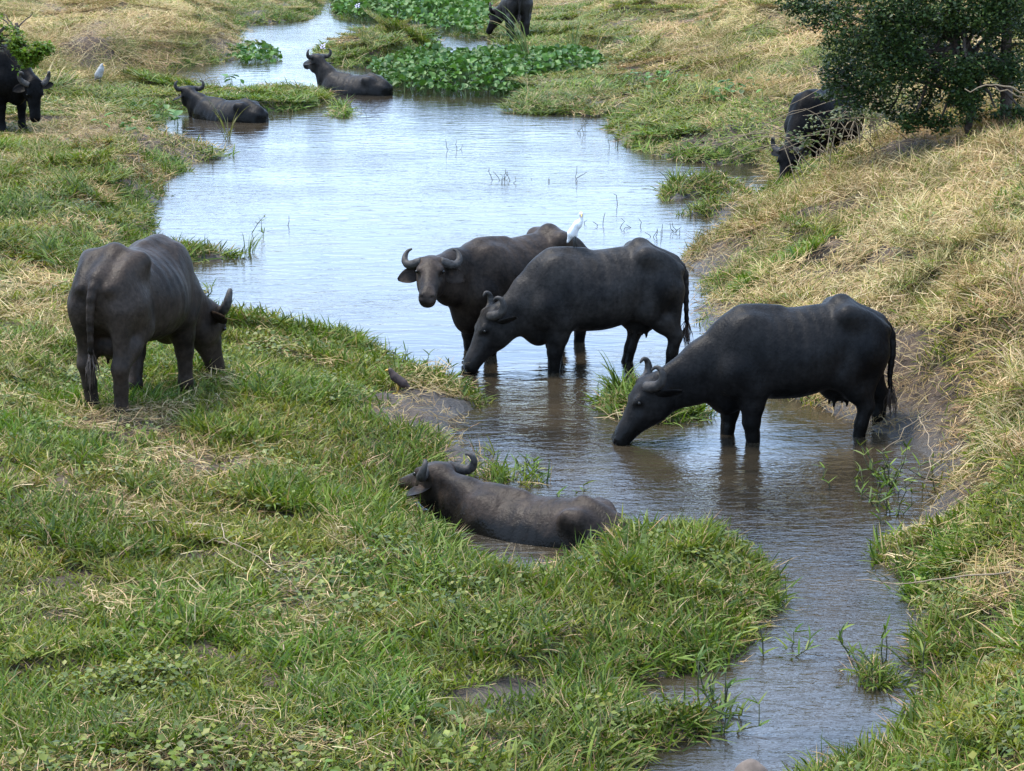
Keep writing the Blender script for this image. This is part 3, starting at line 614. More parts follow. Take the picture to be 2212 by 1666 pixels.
# hide, horn, eye
def hide_mat(name, dark, dust, amount, sheen=.09):
    m, nt, bs = mat_new(name); tcn = nd(nt, 'ShaderNodeTexCoord'); V = tcn.outputs['Object']
    n1 = noise(nt, 2.6, 6, .62, V); n2 = noise(nt, 26, 4, .6, V)
    r = ramp(nt, n1.outputs['Fac'], [(.38, tuple(.8 * a for a in dark)), (.52, tuple(.55 * a + .45 * b for a, b in zip(dark, dust))), (.74, tuple((1 - amount) * a + amount * b for a, b in zip(dark, dust)))])
    r2 = ramp(nt, n2.outputs['Fac'], [(.3, (.62,) * 3), (.7, (1.35,) * 3)])
    mx = nd(nt, 'ShaderNodeMix', data_type='RGBA', blend_type='MULTIPLY'); mx.inputs['Factor'].default_value = 1
    nt.links.new(r.outputs['Color'], mx.inputs['A']); nt.links.new(r2.outputs['Color'], mx.inputs['B']); nt.links.new(mx.outputs['Result'], bs.inputs['Base Color'])
    bs.inputs['Roughness'].default_value = .5; bs.inputs['Specular IOR Level'].default_value = sheen
    mp = nd(nt, 'ShaderNodeMapping'); mp.inputs['Scale'].default_value = (9, 9, 3.2); nt.links.new(V, mp.inputs['Vector'])
    n3 = noise(nt, 1.0, 3, .5, mp.outputs['Vector']); b0 = bump(nt, n3.outputs['Fac'], None, .45, .035)
    so_ = nd(nt, 'ShaderNodeSeparateXYZ'); nt.links.new(V, so_.inputs['Vector'])
    wv = nd(nt, 'ShaderNodeTexWave', wave_type='BANDS', bands_direction='X', Scale=3.0, Distortion=2.5, Detail=2.0); nt.links.new(V, wv.inputs['Vector'])     # ribs under the skin of the flank
    ra_ = nd(nt, 'ShaderNodeMapRange', interpolation_type='SMOOTHSTEP'); ra_.inputs['From Min'].default_value = -.34; ra_.inputs['From Max'].default_value = -.12; nt.links.new(so_.outputs['X'], ra_.inputs['Value'])
    rb_ = nd(nt, 'ShaderNodeMapRange', interpolation_type='SMOOTHSTEP'); rb_.inputs['From Min'].default_value = .34; rb_.inputs['From Max'].default_value = .16; nt.links.new(so_.outputs['X'], rb_.inputs['Value'])
    m1 = nd(nt, 'ShaderNodeMath', operation='MULTIPLY'); nt.links.new(ra_.outputs['Result'], m1.inputs[0]); nt.links.new(rb_.outputs['Result'], m1.inputs[1]); m2 = nd(nt, 'ShaderNodeMath', operation='MULTIPLY'); nt.links.new(m1.outputs['Value'], m2.inputs[0]); m2.inputs[1].default_value = .22
    b1 = bump(nt, wv.outputs['Fac'], None, .2, .02, b0); nt.links.new(m2.outputs['Value'], b1.inputs['Strength'])
    nv_ = nd(nt, 'ShaderNodeTexVoronoi', Scale=34.0, feature='DISTANCE_TO_EDGE'); nt.links.new(V, nv_.inputs['Vector']); b1 = bump(nt, nv_.outputs['Distance'], None, .22, .010, b1)   # creased skin
    # wet and muddied where the water reaches
    gm = nd(nt, 'ShaderNodeNewGeometry'); sg_ = nd(nt, 'ShaderNodeSeparateXYZ'); nt.links.new(gm.outputs['Position'], sg_.inputs['Vector']); nw = noise(nt, 7, 4, .6, V)
    ad = nd(nt, 'ShaderNodeMath', operation='MULTIPLY_ADD'); nt.links.new(nw.outputs['Fac'], ad.inputs[0]); ad.inputs[1].default_value = .30; nt.links.new(sg_.outputs['Z'], ad.inputs[2])
    wt = nd(nt, 'ShaderNodeMapRange'); wt.inputs['From Min'].default_value = .22; wt.inputs['From Max'].default_value = .34; nt.links.new(ad.outputs['Value'], wt.inputs['Value'])
    mw_ = nd(nt, 'ShaderNodeMix', data_type='RGBA'); nt.links.new(wt.outputs['Result'], mw_.inputs['Factor']); mw_.inputs['A'].default_value = (.0065, .0058, .0048, 1); nt.links.new(mx.outputs['Result'], mw_.inputs['B']); nt.links.new(mw_.outputs['Result'], bs.inputs['Base Color'])
    wr = nd(nt, 'ShaderNodeMapRange'); wr.inputs['To Min'].default_value = .22; wr.inputs['To Max'].default_value = .5; nt.links.new(wt.outputs['Result'], wr.inputs['Value']); nt.links.new(wr.outputs['Result'], bs.inputs['Roughness'])
    n4 = noise(nt, 60, 3, .6, V); bump(nt, n4.outputs['Fac'], bs, .35, .006, b1); return m
M_BLACK = hide_mat('black_hide', (.0052, .0047, .0046), (.0165, .0145, .0130), .8)
M_GREY = hide_mat('slate_hide', (.0092, .0080, .0073), (.034, .0290, .0250), .85)
M_BROWN = hide_mat('brown_black_hide', (.0120, .0086, .0066), (.046, .0320, .0230), .85)
M_JET = hide_mat('jet_hide', (.0030, .0028, .0029), (.0075, .0070, .0068), .8, .035)
m_horn, nt, bs = mat_new('horn'); tcn = nd(nt, 'ShaderNodeTexCoord')
nh = nd(nt, 'ShaderNodeTexNoise', Scale=30, Detail=4); nt.links.new(tcn.outputs['Object'], nh.inputs['Vector'])
rh = ramp(nt, nh.outputs['Fac'], [(.3, (.016, .014, .0125)), (.7, (.052, .045, .039))]); nt.links.new(rh.outputs['Color'], bs.inputs['Base Color']); bs.inputs['Roughness'].default_value = .6; bs.inputs['Specular IOR Level'].default_value = .2
bump(nt, nh.outputs['Fac'], bs, .5, .01)
m_eye, nt, bs = mat_new('eye'); bs.inputs['Base Color'].default_value = (.006, .005, .004, 1); bs.inputs['Roughness'].default_value = .25; bs.inputs['Specular IOR Level'].default_value = .3
ne = nd(nt, 'ShaderNodeTexNoise', Scale=8); re_ = ramp(nt, ne.outputs['Fac'], [(.4, (.006, .005, .004)), (.7, (.012, .009, .006))]); nt.links.new(re_.outputs['Color'], bs.inputs['Base Color'])
m_hair, nt, bs = mat_new('tail_hair'); nh = noise(nt, 20, 3); rh = ramp(nt, nh.outputs['Fac'], [(.35, (.02, .014, .01)), (.7, (.09, .055, .035))]); nt.links.new(rh.outputs['Color'], bs.inputs['Base Color']); bs.inputs['Roughness'].default_value = .7
m_tagy, nt, bs = mat_new('yellow_plastic'); nh = noise(nt, 20, 3); rh = ramp(nt, nh.outputs['Fac'], [(.35, (.55, .36, .02)), (.7, (.7, .5, .04))]); nt.links.new(rh.outputs['Color'], bs.inputs['Base Color'])

TRUNK = [(-.81, 1.10, .96, .04), (-.77, 1.155, .86, .12), (-.66, 1.225, .74, .19), (-.52, 1.285, .68, .235), (-.40, 1.312, .64, .265), (-.25, 1.304, .590, .320), (-.05, 1.285, .545, .36), (.12, 1.28, .54, .355),
 (.29, 1.30, .54, .305), (.45, 1.275, .49, .245), (.58, 1.22, .47, .19), (.67, 1.13, .56, .14), (.74, 1.0, .70, .07)]
HEAD = [(a, b, c * 1.16, d * 1.06) for a, b, c, d in [(-.075, .0, -.10, .05), (-.045, .035, -.15, .09), (0, .058, -.20, .112), (.07, .075, -.235, .124), (.15, .070, -.245, .122), (.22, .052, -.235, .108), (.30, .034, -.195, .086), (.38, .022, -.160, .073),
 (.45, .018, -.140, .074), (.505, .008, -.130, .078), (.548, -.010, -.130, .076), (.575, -.028, -.118, .062), (.590, -.055, -.095, .035)]]
HORN_CURL = [(.045, .085, .02), (.02, .135, -.005), (-.02, .19, -.035), (-.075, .232, -.04), (-.135, .245, -.005), (-.17, .235, .05), (-.16, .212, .095), (-.115, .195, .105)]
HORN_WIDE = [(.05, .085, .02), (.045, .135, .0), (.035, .195, -.03), (.0, .25, -.045), (-.055, .278, -.03), (-.115, .272, .005), (-.155, .243, .035), (-.165, .205, .05)]

HORN_UP = [(.05, .085, .02), (.04, .14, .005), (.012, .205, .0), (-.03, .252, .03), (-.062, .265, .09), (-.065, .245, .145), (-.048, .212, .170)]

def buffalo(label, loc, yaw, pose, hide, h=.015, horn=HORN_CURL, scale=1.0):
    """pose: legs 'fl','fr','hl','hr' foot (x,y) or None; poll, muzzle direction, face hint, lying, tail points"""
    root = empty('water_buffalo', loc, yaw); root.scale = (scale,) * 3
    tag(root, label, 'buffalo', 'water buffaloes at the stream')
    poll = np.array(pose['poll'], float); X = np.array(pose['face'], float); X /= np.linalg.norm(X); Zh = np.array(pose['brow'], float); Zh -= X * (Zh @ X); Zh /= np.linalg.norm(Zh); Y = np.cross(Zh, X)
    M = np.stack([X, Y, Zh], 1); hd = lambda t, y, z: poll + M @ np.array((t, y, z))
    lying = pose.get('lying', False)
    lo = np.minimum(np.array((-1.0, -.48, .0 if not lying else .62)), poll - .34); hi = np.maximum(np.array((.85, .48, 1.45)), poll + .34)
    mz = hd(.60, 0, 0); lo = np.minimum(lo, mz - .16); hi = np.maximum(hi, mz + .16); lo[2] = max(lo[2], -.02)
    if lying: lo[2] = max(lo[2], .6)
    f = Field(lo, hi, h); I3 = np.eye(3)
    f.loft(TRUNK, (0, 0, 0), I3, .05, 1.75, 2.3, .46)
    for sgn in (-1, 1):
        f.ell((.40, sgn * .155, .95), (.20, .105, .30), .13)                       # shoulder blade
        f.ell((.50, sgn * .165, .78), (.16, .10, .17), .09)
        f.ell((-.53, sgn * (.155 if not lying else .12), .96 if not lying else .90), (.25, .115 if not lying else .10, .31 if not lying else .27), .10 if not lying else .15)                      # haunch
        f.cone((-.40, sgn * .222, 1.240), (-.46, sgn * .19, 1.220), .036, .05, .14)  # hip bone
        if not lying: f.cone((-.40, sgn * .20, 1.255), (-.42, 0, 1.300), .032, .034, .12)
        f.cone((-.77, sgn * .105, 1.085), (-.66, sgn * .12, 1.10), .045, .05, .06)  # pin bone
        if not lying: f.ell((-.22, sgn * .475, 1.15), (.15, .075, .12), .14, sub=True)            # hollow of the flank
    f.cone((-.40, 0, 1.305), (-.74, 0, 1.160), .035, .045, .08)
    f.cone((.42, 0, 1.26), (.12, 0, 1.27), .045, .03, .08)
    if not lying:
        for key, sgn in (('fl', 1), ('fr', -1)):
            ft = pose.get(key)
            if ft is None: continue
            fx, fy = ft[0], ft[1]; y0 = sgn * .185; dx = fx - .42
            el = (.37 + dx * .15, y0, .68); kn = (.41 + dx * .55, y0 * .5 + fy * .5, .385); fe = (.415 + dx * .95 - .01, fy, .135)
            f.chain([((.49, y0, .82), .12), (el, .112), ], .08)
            f.chain([(el, .112), ((el[0] * .5 + kn[0] * .5, el[1] * .5 + kn[1] * .5, .53), .090), (kn, .073)], .05)
            f.chain([(kn, .072), ((kn[0] * .5 + fe[0] * .5, kn[1] * .5 + fe[1] * .5, .27), .056), (fe, .058), ((fx + .02, fy, .055), .058)], .03)
            f.ell((fx + .04, fy, .035), (.080, .062, .045), .03); f.ell((fx + .115, fy, .02), (.05, .010, .05), .01, sub=True)
        for key, sgn in (('hl', 1), ('hr', -1)):
            ft = pose.get(key)
            if ft is None: continue
            fx, fy = ft[0], ft[1]; y0 = sgn * .185; dx = fx + .58
            st = (-.42 + dx * .35, y0, .735); hk = (-.70 + dx * .85, y0 * .45 + fy * .55, .475); fe = (-.655 + dx, fy, .14)
            f.chain([((-.55, y0 * .9, .92), .155), (st, .105)], .08)
            f.chain([(st, .105), ((st[0] * .5 + hk[0] * .5 - .01, y0 * .7 + fy * .3, .61), .088), (hk, .064)], .06)
            f.cone((-.70 + dx * .2, y0 * .85, .90), (hk[0] - .005, hk[1], .52), .09, .035, .07)
            f.chain([(hk, .066), ((hk[0] * .6 + fe[0] * .4 + .012, hk[1] * .5 + fe[1] * .5, .32), .054), (fe, .056), ((fx - .01, fy, .055), .058)], .03)
            f.ell((fx + .02, fy, .035), (.080, .060, .045), .03); f.ell((fx + .095, fy, .02), (.05, .010, .05), .01, sub=True)
        if pose.get('udder', True):
            f.ell((-.42, 0, .60), (.17, .125, .115), .06)
            for ax_ in (-.36, -.47):
                for sy in (-.055, .055): f.cone((ax_, sy, .53), (ax_ + .005, sy * 1.15, .455), .022, .014, .02)
    # neck: crest, middle and throat lines
    nk = hd(-.03, 0, -.07); th = hd(.09, 0, -.23); md_ = .5 * (nk + th)
    for a, ra, b, rb in (((.42, 0, 1.11), .145, nk, .082), ((.50, 0, .93), .160, md_, .090), ((.55, 0, .75), .135, th, .070)):
        a = np.array(a); c = .5 * (a + b) + np.array(pose.get('arch', (0, 0, .0))); f.chain([(a, ra), (c, .5 * (ra + rb)), (b, rb)], .09)
    if pose.get('brisket', True) and not lying: f.ell((.54, 0, .58), (.15, .10, .15), .09)
    # head
    f.loft(HEAD, poll, M, .05, 2.1, 2.0, .62)
    for sgn in (-1, 1):
        f.ell(hd(.175, sgn * .098, .018), (.050, .030, .032), .035, M)       # brow over the eye
        f.cone(hd(.30, sgn * .062, -.075), hd(.45, sgn * .050, -.07), .030, .022, .04)
        f.ell(hd(.13, sgn * .075, -.17), (.11, .048, .095), .05, M)          # cheek
        f.ell(hd(.535, sgn * .046, -.022), (.030, .024, .022), .02, M)       # nostril wing
        f.ell(hd(.562, sgn * .044, -.030), (.020, .013, .014), .010, M, True)
        f.ell(hd(.235, sgn * .115, -.02), (.035, .03, .03), .04, M, True)
        f.cone(hd(.03, sgn * .09, .01), hd(.02, sgn * .13, -.005), .045, .036, .03)    # horn core
    f.cone(hd(.53, -.06, -.10), hd(.53, .06, -.10), .006, .006, .012, True)
    tl = pose.get('tail')
    if tl is not None:
        tl = spline(tl, 9); n = len(tl)
        f.chain([(tl[i], .040 - .022 * (i / (n - 1)) ** .7) for i in range(n)], .03)
    V, Q = f.mesh(); obj('body', V, Q, hide, root)
    # horns, ears, eyes
    for sgn in (-1, 1):
        hb = horn[0]; c = spline([(hb[0] + (t - hb[0]) * .85, sgn * (hb[1] + (y - hb[1]) * .86), hb[2] + (z - hb[2]) * .78) for t, y, z in horn], 22); c = np.array([hd(*q) for q in c]); s_ = np.linspace(0, 1, 22)
        rr = .046 * (1 - s_ ** 1.9 * .82) * (1 + .035 * np.sin(s_ * 46) * (s_ < .7)); HV, HF = tube(c, rr, 12)
        obj('horn', HV, HF, m_horn, root)
        e = hd(.185, sgn * .119, .004); E = bpy.data.meshes.new('eye'); bmm = bmesh.new(); bmesh.ops.create_uvsphere(bmm, u_segments=12, v_segments=8, radius=.017); bmm.to_mesh(E); bmm.free(); E.materials.append(m_eye)
        E.polygons.foreach_set('use_smooth', np.ones(len(E.polygons), dtype=bool)); eo = link(bpy.data.objects.new('eye', E), root); eo.location = e
        # ear: cupped leaf with thickness
        ed = np.array(pose.get('ear_r' if sgn < 0 else 'ear_l', (-.05, .85, -.35))) * np.array((1, sgn, 1)); ed = ed / np.linalg.norm(ed)
        b0 = np.array((.045, sgn * .105, -.085)); wdir = np.cross(ed, np.array((0, 0, 1.0))); wdir -= ed * (wdir @ ed); wdir /= np.linalg.norm(wdir); nn_ = np.cross(wdir, ed)
        rot = pose.get('ear_roll', .5) * sgn; wd2 = wdir * math.cos(rot) + nn_ * math.sin(rot); nn_ = np.cross(wd2, ed)
        EV, EF = [], []; nu_, nv_ = 9, 7; L = .25
        for layer in (0, 1):
            for i in range(nu_):
                u = i / (nu_ - 1); hw = .072 * (math.sin(math.pi * min(1, (u * .88 + .10))) ** .75) + .004
                for j in range(nv_):
                    v = j / (nv_ - 1) * 2 - 1; cup = -.030 * (1 - v * v) * (1 - .55 * u)
                    EV.append(hd(*(b0 + ed * (u * L - .03) + wd2 * (v * hw) + nn_ * (cup + (.007 if layer else 0) * (1 - abs(v)) + .018 * u * u))))
        o = nu_ * nv_
        for i in range(nu_ - 1):
            for j in range(nv_ - 1):
                q = (i * nv_ + j, i * nv_ + j + 1, (i + 1) * nv_ + j + 1, (i + 1) * nv_ + j); EF.append(q[::-1]); EF.append(tuple(o + w for w in q))
        rim = [(i * nv_, (i + 1) * nv_) for i in range(nu_ - 1)] + [((nu_ - 1) * nv_ + j, (nu_ - 1) * nv_ + j + 1) for j in range(nv_ - 1)] + [((i + 1) * nv_ + nv_ - 1, i * nv_ + nv_ - 1) for i in range(nu_ - 1)]
        EF += [(a, b, o + b, o + a) for a, b in rim]
        obj('ear', EV, EF, hide, root)
        if pose.get('ear_tag') == sgn:
            c = b0 + ed * .11 + nn_ * .02; TV = [hd(*(c + ed * a + wd2 * (b - .045) + nn_ * d_)) for d_ in (-.003, .003) for a, b in ((-.018, -.025), (.018, -.025), (.018, .02), (-.018, .02))]
            obj('ear_tag', TV, [(0, 1, 2, 3), (7, 6, 5, 4), (0, 4, 5, 1), (1, 5, 6, 2), (2, 6, 7, 3), (3, 7, 4, 0)], m_tagy, root, False)
    if tl is not None and pose.get('tuft', True):
        TV, TF = [], []; end = tl[-1]; dn = tl[-1] - tl[-3]; dn /= np.linalg.norm(dn)
        for i in range(60):
            st = end - dn * RNG.uniform(-.02, .12); ln = RNG.uniform(.12, .26); sp = RNG.normal(0, .022, 3); sp2 = sp + RNG.normal(0, .012, 3)
            pts = [st, st + dn * ln * .5 + sp, st + dn * ln + sp2]; b = len(TV); w = np.array((RNG.normal(0, 1), RNG.normal(0, 1), 0)); w = w / np.linalg.norm(w) * .005
            TV += [pts[0] - w, pts[0] + w, pts[1] - w, pts[1] + w, pts[2]]; TF += [(b, b + 1, b + 3, b + 2), (b + 2, b + 3, b + 4)]
        obj('tail_tuft', TV, TF, m_hair, root)
    return root

def stand(fore, hind, zf, zh=None, back=.58):
    """root and heading from where the fore and hind feet meet the ground"""
    a, b = gp(*fore, zf), gp(*hind, zf if zh is None else zh); e = a - b; yaw = math.atan2(e[1], e[0]); u = np.array((math.cos(yaw), math.sin(yaw)))
    mid_ = .5 * (a[:2] + b[:2]); return mid_ + u * (.5 * (back - .42)), yaw
LEGS = dict(fl=(.42, .16), fr=(.42, -.16), hl=(-.58, .16), hr=(-.58, -.16))
TAIL = [(-.76, 0, 1.15), (-.83, 0, 1.06), (-.845, 0, .90), (-.84, .01, .72), (-.84, .02, .60)]

# the one drinking on the right
p, yaw = stand((1604, 944), (1845, 933), 0)
pose = dict(LEGS, fl=(.36, .17), fr=(.52, -.13), hl=(-.46, .15), hr=(-.74, -.14), poll=(1.20, .02, .72), face=(.53, .03, -.80), brow=(1, 0, .6), tail=[(-.76, 0, 1.15), (-.84, 0, 1.06), (-.86, .02, .88), (-.84, .03, .68), (-.85, .04, .55)], ear_l=(-.55, .6, -.6), ear_r=(-.4, .8, -.4), ear_tag=1, ear_roll=1.2)
buffalo('black buffalo drinking with its muzzle in the stream, nearest the right bank', (*p, -.22), yaw, pose, M_BLACK, .0145)
# the one drinking with the egret
p, yaw = stand((1196, 797), (1412, 786), 0)
pose = dict(LEGS, fl=(.46, .15), fr=(.32, -.17), hl=(-.60, .15), hr=(-.26, -.15), poll=(1.00, .05, .76), face=(.50, .06, -.86), brow=(1, 0, .6), tail=[(-.76, 0, 1.15), (-.84, 0, 1.06), (-.865, -.01, .88), (-.87, 0, .68), (-.88, 0, .52)], ear_l=(-.30, .55, -.2), ear_r=(-.4, .8, -.4), ear_roll=1.1)
EGRET_HOST = (np.array((*p, -.19)), yaw); EGRET_X, EGRET_Z = .19, 1.285
buffalo('grey-black buffalo drinking in midstream with a white egret on its back', (*p, -.19), yaw, pose, M_GREY, .0145)
# the one looking at the camera
p, yaw = stand((1027, 763), (1222, 734), 0)
cam_dir = np.array((0, -1.0, 0)); c, s_ = math.cos(-yaw), math.sin(-yaw)
def tob(w, yaw): c, s_ = math.cos(-yaw), math.sin(-yaw); return np.array((w[0] * c - w[1] * s_, w[0] * s_ + w[1] * c, w[2]))
pose = dict(LEGS, poll=(1.12, .22, 1.20), face=tob((-.05, -.92, -.40), yaw), brow=(0, 0, 1), tail=TAIL, ear_l=(.22, .9, -.30), ear_r=(.22, .9, -.30), ear_roll=-.7, arch=(0, -.03, 0))
buffalo('buffalo standing in the water with its face turned to the camera', (*p, -.22), yaw, pose, M_BROWN, .0145, HORN_WIDE)
# the one grazing on the left bank, seen from behind
p = gp(243, 926, .22)[:2]; yaw = math.atan2(.96, .27); p = p + .58 * np.array((math.cos(yaw), math.sin(yaw)))
pose = dict(LEGS, fl=(.22, .15), fr=(.50, -.17), hl=(-.50, .15), hr=(-.62, -.14), poll=(1.0, -.16, .64), face=(.25, -.06, -.95), brow=(1, -.2, 0), tail=[(-.76, 0, 1.15), (-.83, 0, 1.08), (-.86, .01, .92), (-.85, .02, .72), (-.83, .03, .55)], ear_l=(-.2, .8, -.4), ear_r=(-.25, .8, -.5), ear_roll=.3)
zg = float(height(np.array([p[0]]), np.array([p[1]]))[0]) - .02
buffalo('brown-black buffalo grazing on the left bank with its rump to the camera', (*p, zg), yaw, pose, M_BROWN, .0145, HORN_CURL, 1.04)
# the one lying by the near grass
e = gp(975, 1090) - gp(1318, 1150); yaw = math.atan2(e[1], e[0]); p = gp(1160, 1150)[:2]
pose = dict(lying=True, poll=(.90, -.06, 1.34), face=tob((-.52, .80, -.30), yaw), brow=(0, 0, 1), ear_l=(-.1, .9, -.35), ear_r=(-.1, .9, -.15), ear_roll=.3)
buffalo('dusty brown buffalo lying in the near wallow with its head on the grass', (*p, -.98), yaw, pose, M_BROWN, .0145, HORN_CURL, .97)
# two lying farther up the pool
e = gp(400, 252) - gp(585, 268); yaw = math.atan2(e[1], e[0]); p = gp(492, 258)[:2]
pose = dict(lying=True, poll=(.90, -.04, 1.42), face=tob((-.25, .92, -.30), yaw), brow=(0, 0, 1), ear_l=(-.1, .8, -.5), ear_r=(-.1, .8, -.5), ear_roll=.3)
buffalo('black buffalo lying in the pool beside the left bank, looking away', (*p, -.96), yaw, pose, M_BLACK, .02, HORN_UP)
e = gp(678, 196) - gp(848, 208); yaw = math.atan2(e[1], e[0]); p = gp(765, 201)[:2]
pose = dict(lying=True, poll=(.84, -.02, 1.58), face=tob((-.5, .85, -.25), yaw), brow=(0, 0, 1), ear_l=(-.1, .9, -.3), ear_r=(-.1, .9, -.3), ear_roll=.3)
buffalo('grey buffalo lying in the pool left of the broad leaved plants, head raised high', (*p, -.95), yaw, pose, M_GREY, .02, HORN_UP)
# the one far up the stream
p, yaw = stand((1110, 78), (1126, 97), .08)
pose = dict(LEGS, poll=(.95, .42, .66), face=(.35, .35, -.86), brow=(1, .6, .1), tail=TAIL)
zg = float(height(np.array([p[0]]), np.array([p[1]]))[0]) - .05
buffalo('buffalo seen from behind far up the stream, by the broad leaved plants', (*p, zg), yaw, pose, M_GREY, .022)
# the one at the left edge
p, yaw = stand((48, 286), (-77, 270), .38)
pose = dict(LEGS, fl=(.46, .15), fr=(.36, -.15), poll=(1.02, -.02, .80), face=(.16, -.10, -.98), brow=(1, -.4, 0), tail=TAIL, ear_l=(-.1, .9, -.2), ear_r=(.3, .8, -.2))
zg = float(height(np.array([p[0]]), np.array([p[1]]))[0]) - .02
buffalo('jet black buffalo grazing at the left edge under a leafy branch', (*p, zg), yaw, pose, M_JET, .02)
# the one in the bush
p, yaw = stand((1712, 398), (1848, 370), 0)
pose = dict(LEGS, fl=(.46, .15), fr=(.36, -.15), poll=(1.04, .06, .56), face=(.42, .16, -.88), brow=(1, .3, 0), tail=TAIL, ear_l=(-.3, .7, -.5), ear_r=(-.3, .7, -.5))
buffalo('jet black buffalo half hidden in the bush under the tree', (*p, -.04), yaw, pose, M_JET, .02)
# ------------------------------------------------------------------ plants that stand out
m_hya = plain_leaf_mat('hyacinth_leaf', .25, .5, .25); m_leaf = plain_leaf_mat('tree_leaf', .30, .5, .3); m_reed = plain_leaf_mat('reed_blade', .25, .55, .3)
m_bark, nt, bs = mat_new('bark'); tcn = nd(nt, 'ShaderNodeTexCoord'); nb = noise(nt, 14, 6, .65, tcn.outputs['Object'])
rb = ramp(nt, nb.outputs['Fac'], [(.3, (.025, .018, .013)), (.55, (.065, .045, .032)), (.75, (.12, .09, .066))]); nt.links.new(rb.outputs['Color'], bs.inputs['Base Color']); bs.inputs['Roughness'].default_value = .9; bump(nt, nb.outputs['Fac'], bs, .8, .03)
m_twig, nt, bs = mat_new('dry_twig'); tcn = nd(nt, 'ShaderNodeTexCoord'); nb = noise(nt, 9, 4, .6, tcn.outputs['Object'])
rb = ramp(nt, nb.outputs['Fac'], [(.3, (.12, .085, .05)), (.7, (.30, .225, .135))]); nt.links.new(rb.outputs['Color'], bs.inputs['Base Color']); bs.inputs['Roughness'].default_value = .85
m_stem = plain_leaf_mat('green_stem', .1, .6, .3)
m_petal, nt, bs = mat_new('lilac_petal'); nb = noise(nt, 30, 3); rb = ramp(nt, nb.outputs['Fac'], [(.3, (.50, .44, .72)), (.7, (.68, .63, .85))]); nt.links.new(rb.outputs['Color'], bs.inputs['Base Color'])
m_rock, nt, bs = mat_new('brown_stone'); tcn = nd(nt, 'ShaderNodeTexCoord'); nb = noise(nt, 8, 6, .65, tcn.outputs['Object']); rb = ramp(nt, nb.outputs['Fac'], [(.3, (.055, .040, .030)), (.7, (.15, .112, .085))]); nt.links.new(rb.outputs['Color'], bs.inputs['Base Color']); bs.inputs['Roughness'].default_value = .85; bump(nt, nb.outputs['Fac'], bs, .7, .02)
def gz(p): return float(height(np.array([p[0]]), np.array([p[1]]))[0])
def in_poly(P, n):
    lo, hi = P.min(0), P.max(0); out = []
    while len(out) < n:
        q = RNG.uniform(lo, hi, (n * 3, 2)); k = sdf_poly(P, q[:, 0], q[:, 1]) > 0; out += list(q[k])
    return np.array(out[:n])
# round water hyacinth leaf, cupped
HL = [(.060, .140, .016), (.080, .165, .022), (.038, .095, .014), (.105, .175, .045), (.070, .145, .035)]
def leaf_shape(L, w, cup, seed):
    r = np.random.default_rng(seed); V = [(0, 0, 0)]; n = 9
    for i in range(n):
        t = math.pi * 2 * i / n; x_ = L * (.5 - .5 * math.cos(t)); y_ = w * math.sin(t) * (1 + .18 * math.cos(t))
        V.append((x_, y_, cup * (y_ / w) ** 2 * L - .10 * L * (x_ / L) ** 2 + r.normal(0, .02 * L)))
    V.append((L * .52, 0, -.04 * L)); Fc = [(n + 1, 1 + i, 1 + (i + 1) % n) for i in range(n)]
    return np.array(V), Fc
LEAFS = []
for i, c_ in enumerate(HL):
    V, Fc = leaf_shape(.125, .058, .35, i); LEAFS.append((V, Fc, new_mesh('leaf', V, Fc, m_hya, True, np.array(c_)[None].repeat(len(V), 0))))
def leaf_xf(p):
    tl = RNG.normal(.25, .45); Rm = Matrix.Rotation(RNG.uniform(0, 6.283), 4, 'Z') @ Matrix.Rotation(-tl, 4, 'Y') @ Matrix.Rotation(RNG.normal(0, .35), 4, 'X')
    s_ = RNG.uniform(.75, 1.25); return Matrix.Translation(Vector([float(q) for q in p])) @ Rm @ Matrix.Scale(s_, 4)
def hyacinth(label, P, dens, hmax, parts, big=1.0):
    """a floating bed of round leaves; the leaves that show largest are parts"""
    area = .5 * abs(np.sum(P[:, 0] * np.roll(P[:, 1], -1) - np.roll(P[:, 0], -1) * P[:, 1])); n = int(area * dens); q = in_poly(P, n); ed = sdf_poly(P, q[:, 0], q[:, 1])
    hgt = hmax * (.35 + .65 * sstep(0, .8, ed)) * (.55 + .7 * fbm(q[:, 0] * .9, q[:, 1] * .9, 71, 3)); base = np.maximum(height(q[:, 0], q[:, 1]), 0)
    z = base * .6 + hgt * (1 - .75 * RNG.random(n) ** 2.2) + .02
    c = np.array((*P.mean(0), 0)); root = empty('water_hyacinth', c); tag(root, label, 'plant', 'beds of water hyacinth')
    score = -q[:, 1] + 4.0 * (z - base) / hmax; order = np.argsort(-score)
    V, Fc, C, o = [], [], [], 0; SV, SF, so = [], [], 0
    for r_, i in enumerate(order):
        M4 = leaf_xf((q[i, 0] - c[0], q[i, 1] - c[1], z[i])) @ Matrix.Scale(big, 4); v = RNG.integers(0, len(LEAFS))
        if r_ < parts:
            lo = bpy.data.objects.new('leaf', LEAFS[v][2]); link(lo, root); lo.matrix_local = M4
        else:
            A = np.array(M4); V.append(LEAFS[v][0] @ A[:3, :3].T + A[:3, 3]); Fc.append(np.array(LEAFS[v][1]) + o); C.append(np.repeat((np.array(HL[v]) * RNG.uniform(.75, 1.25))[None], len(LEAFS[v][0]), 0)); o += len(LEAFS[v][0])
        if r_ % 2 == 0:
            A = np.array(M4)[:3, 3]; b = np.array((A[0] + RNG.normal(0, .05), A[1] + RNG.normal(0, .05), 0.0)); w = np.array((.008, 0, 0)); SV += [b - w, b + w, A + w * .6, A - w * .6]; SF.append((so, so + 1, so + 2, so + 3)); so += 4
    if V: fo = obj('foliage', np.concatenate(V), np.concatenate(Fc), m_hya, root, True, np.concatenate(C)); fo['kind'] = 'stuff'
    so_ = obj('stems', SV, SF, m_stem, root, False, np.repeat(np.array(((.09, .14, .03),)), len(SV), 0)); so_['kind'] = 'stuff'
    return root
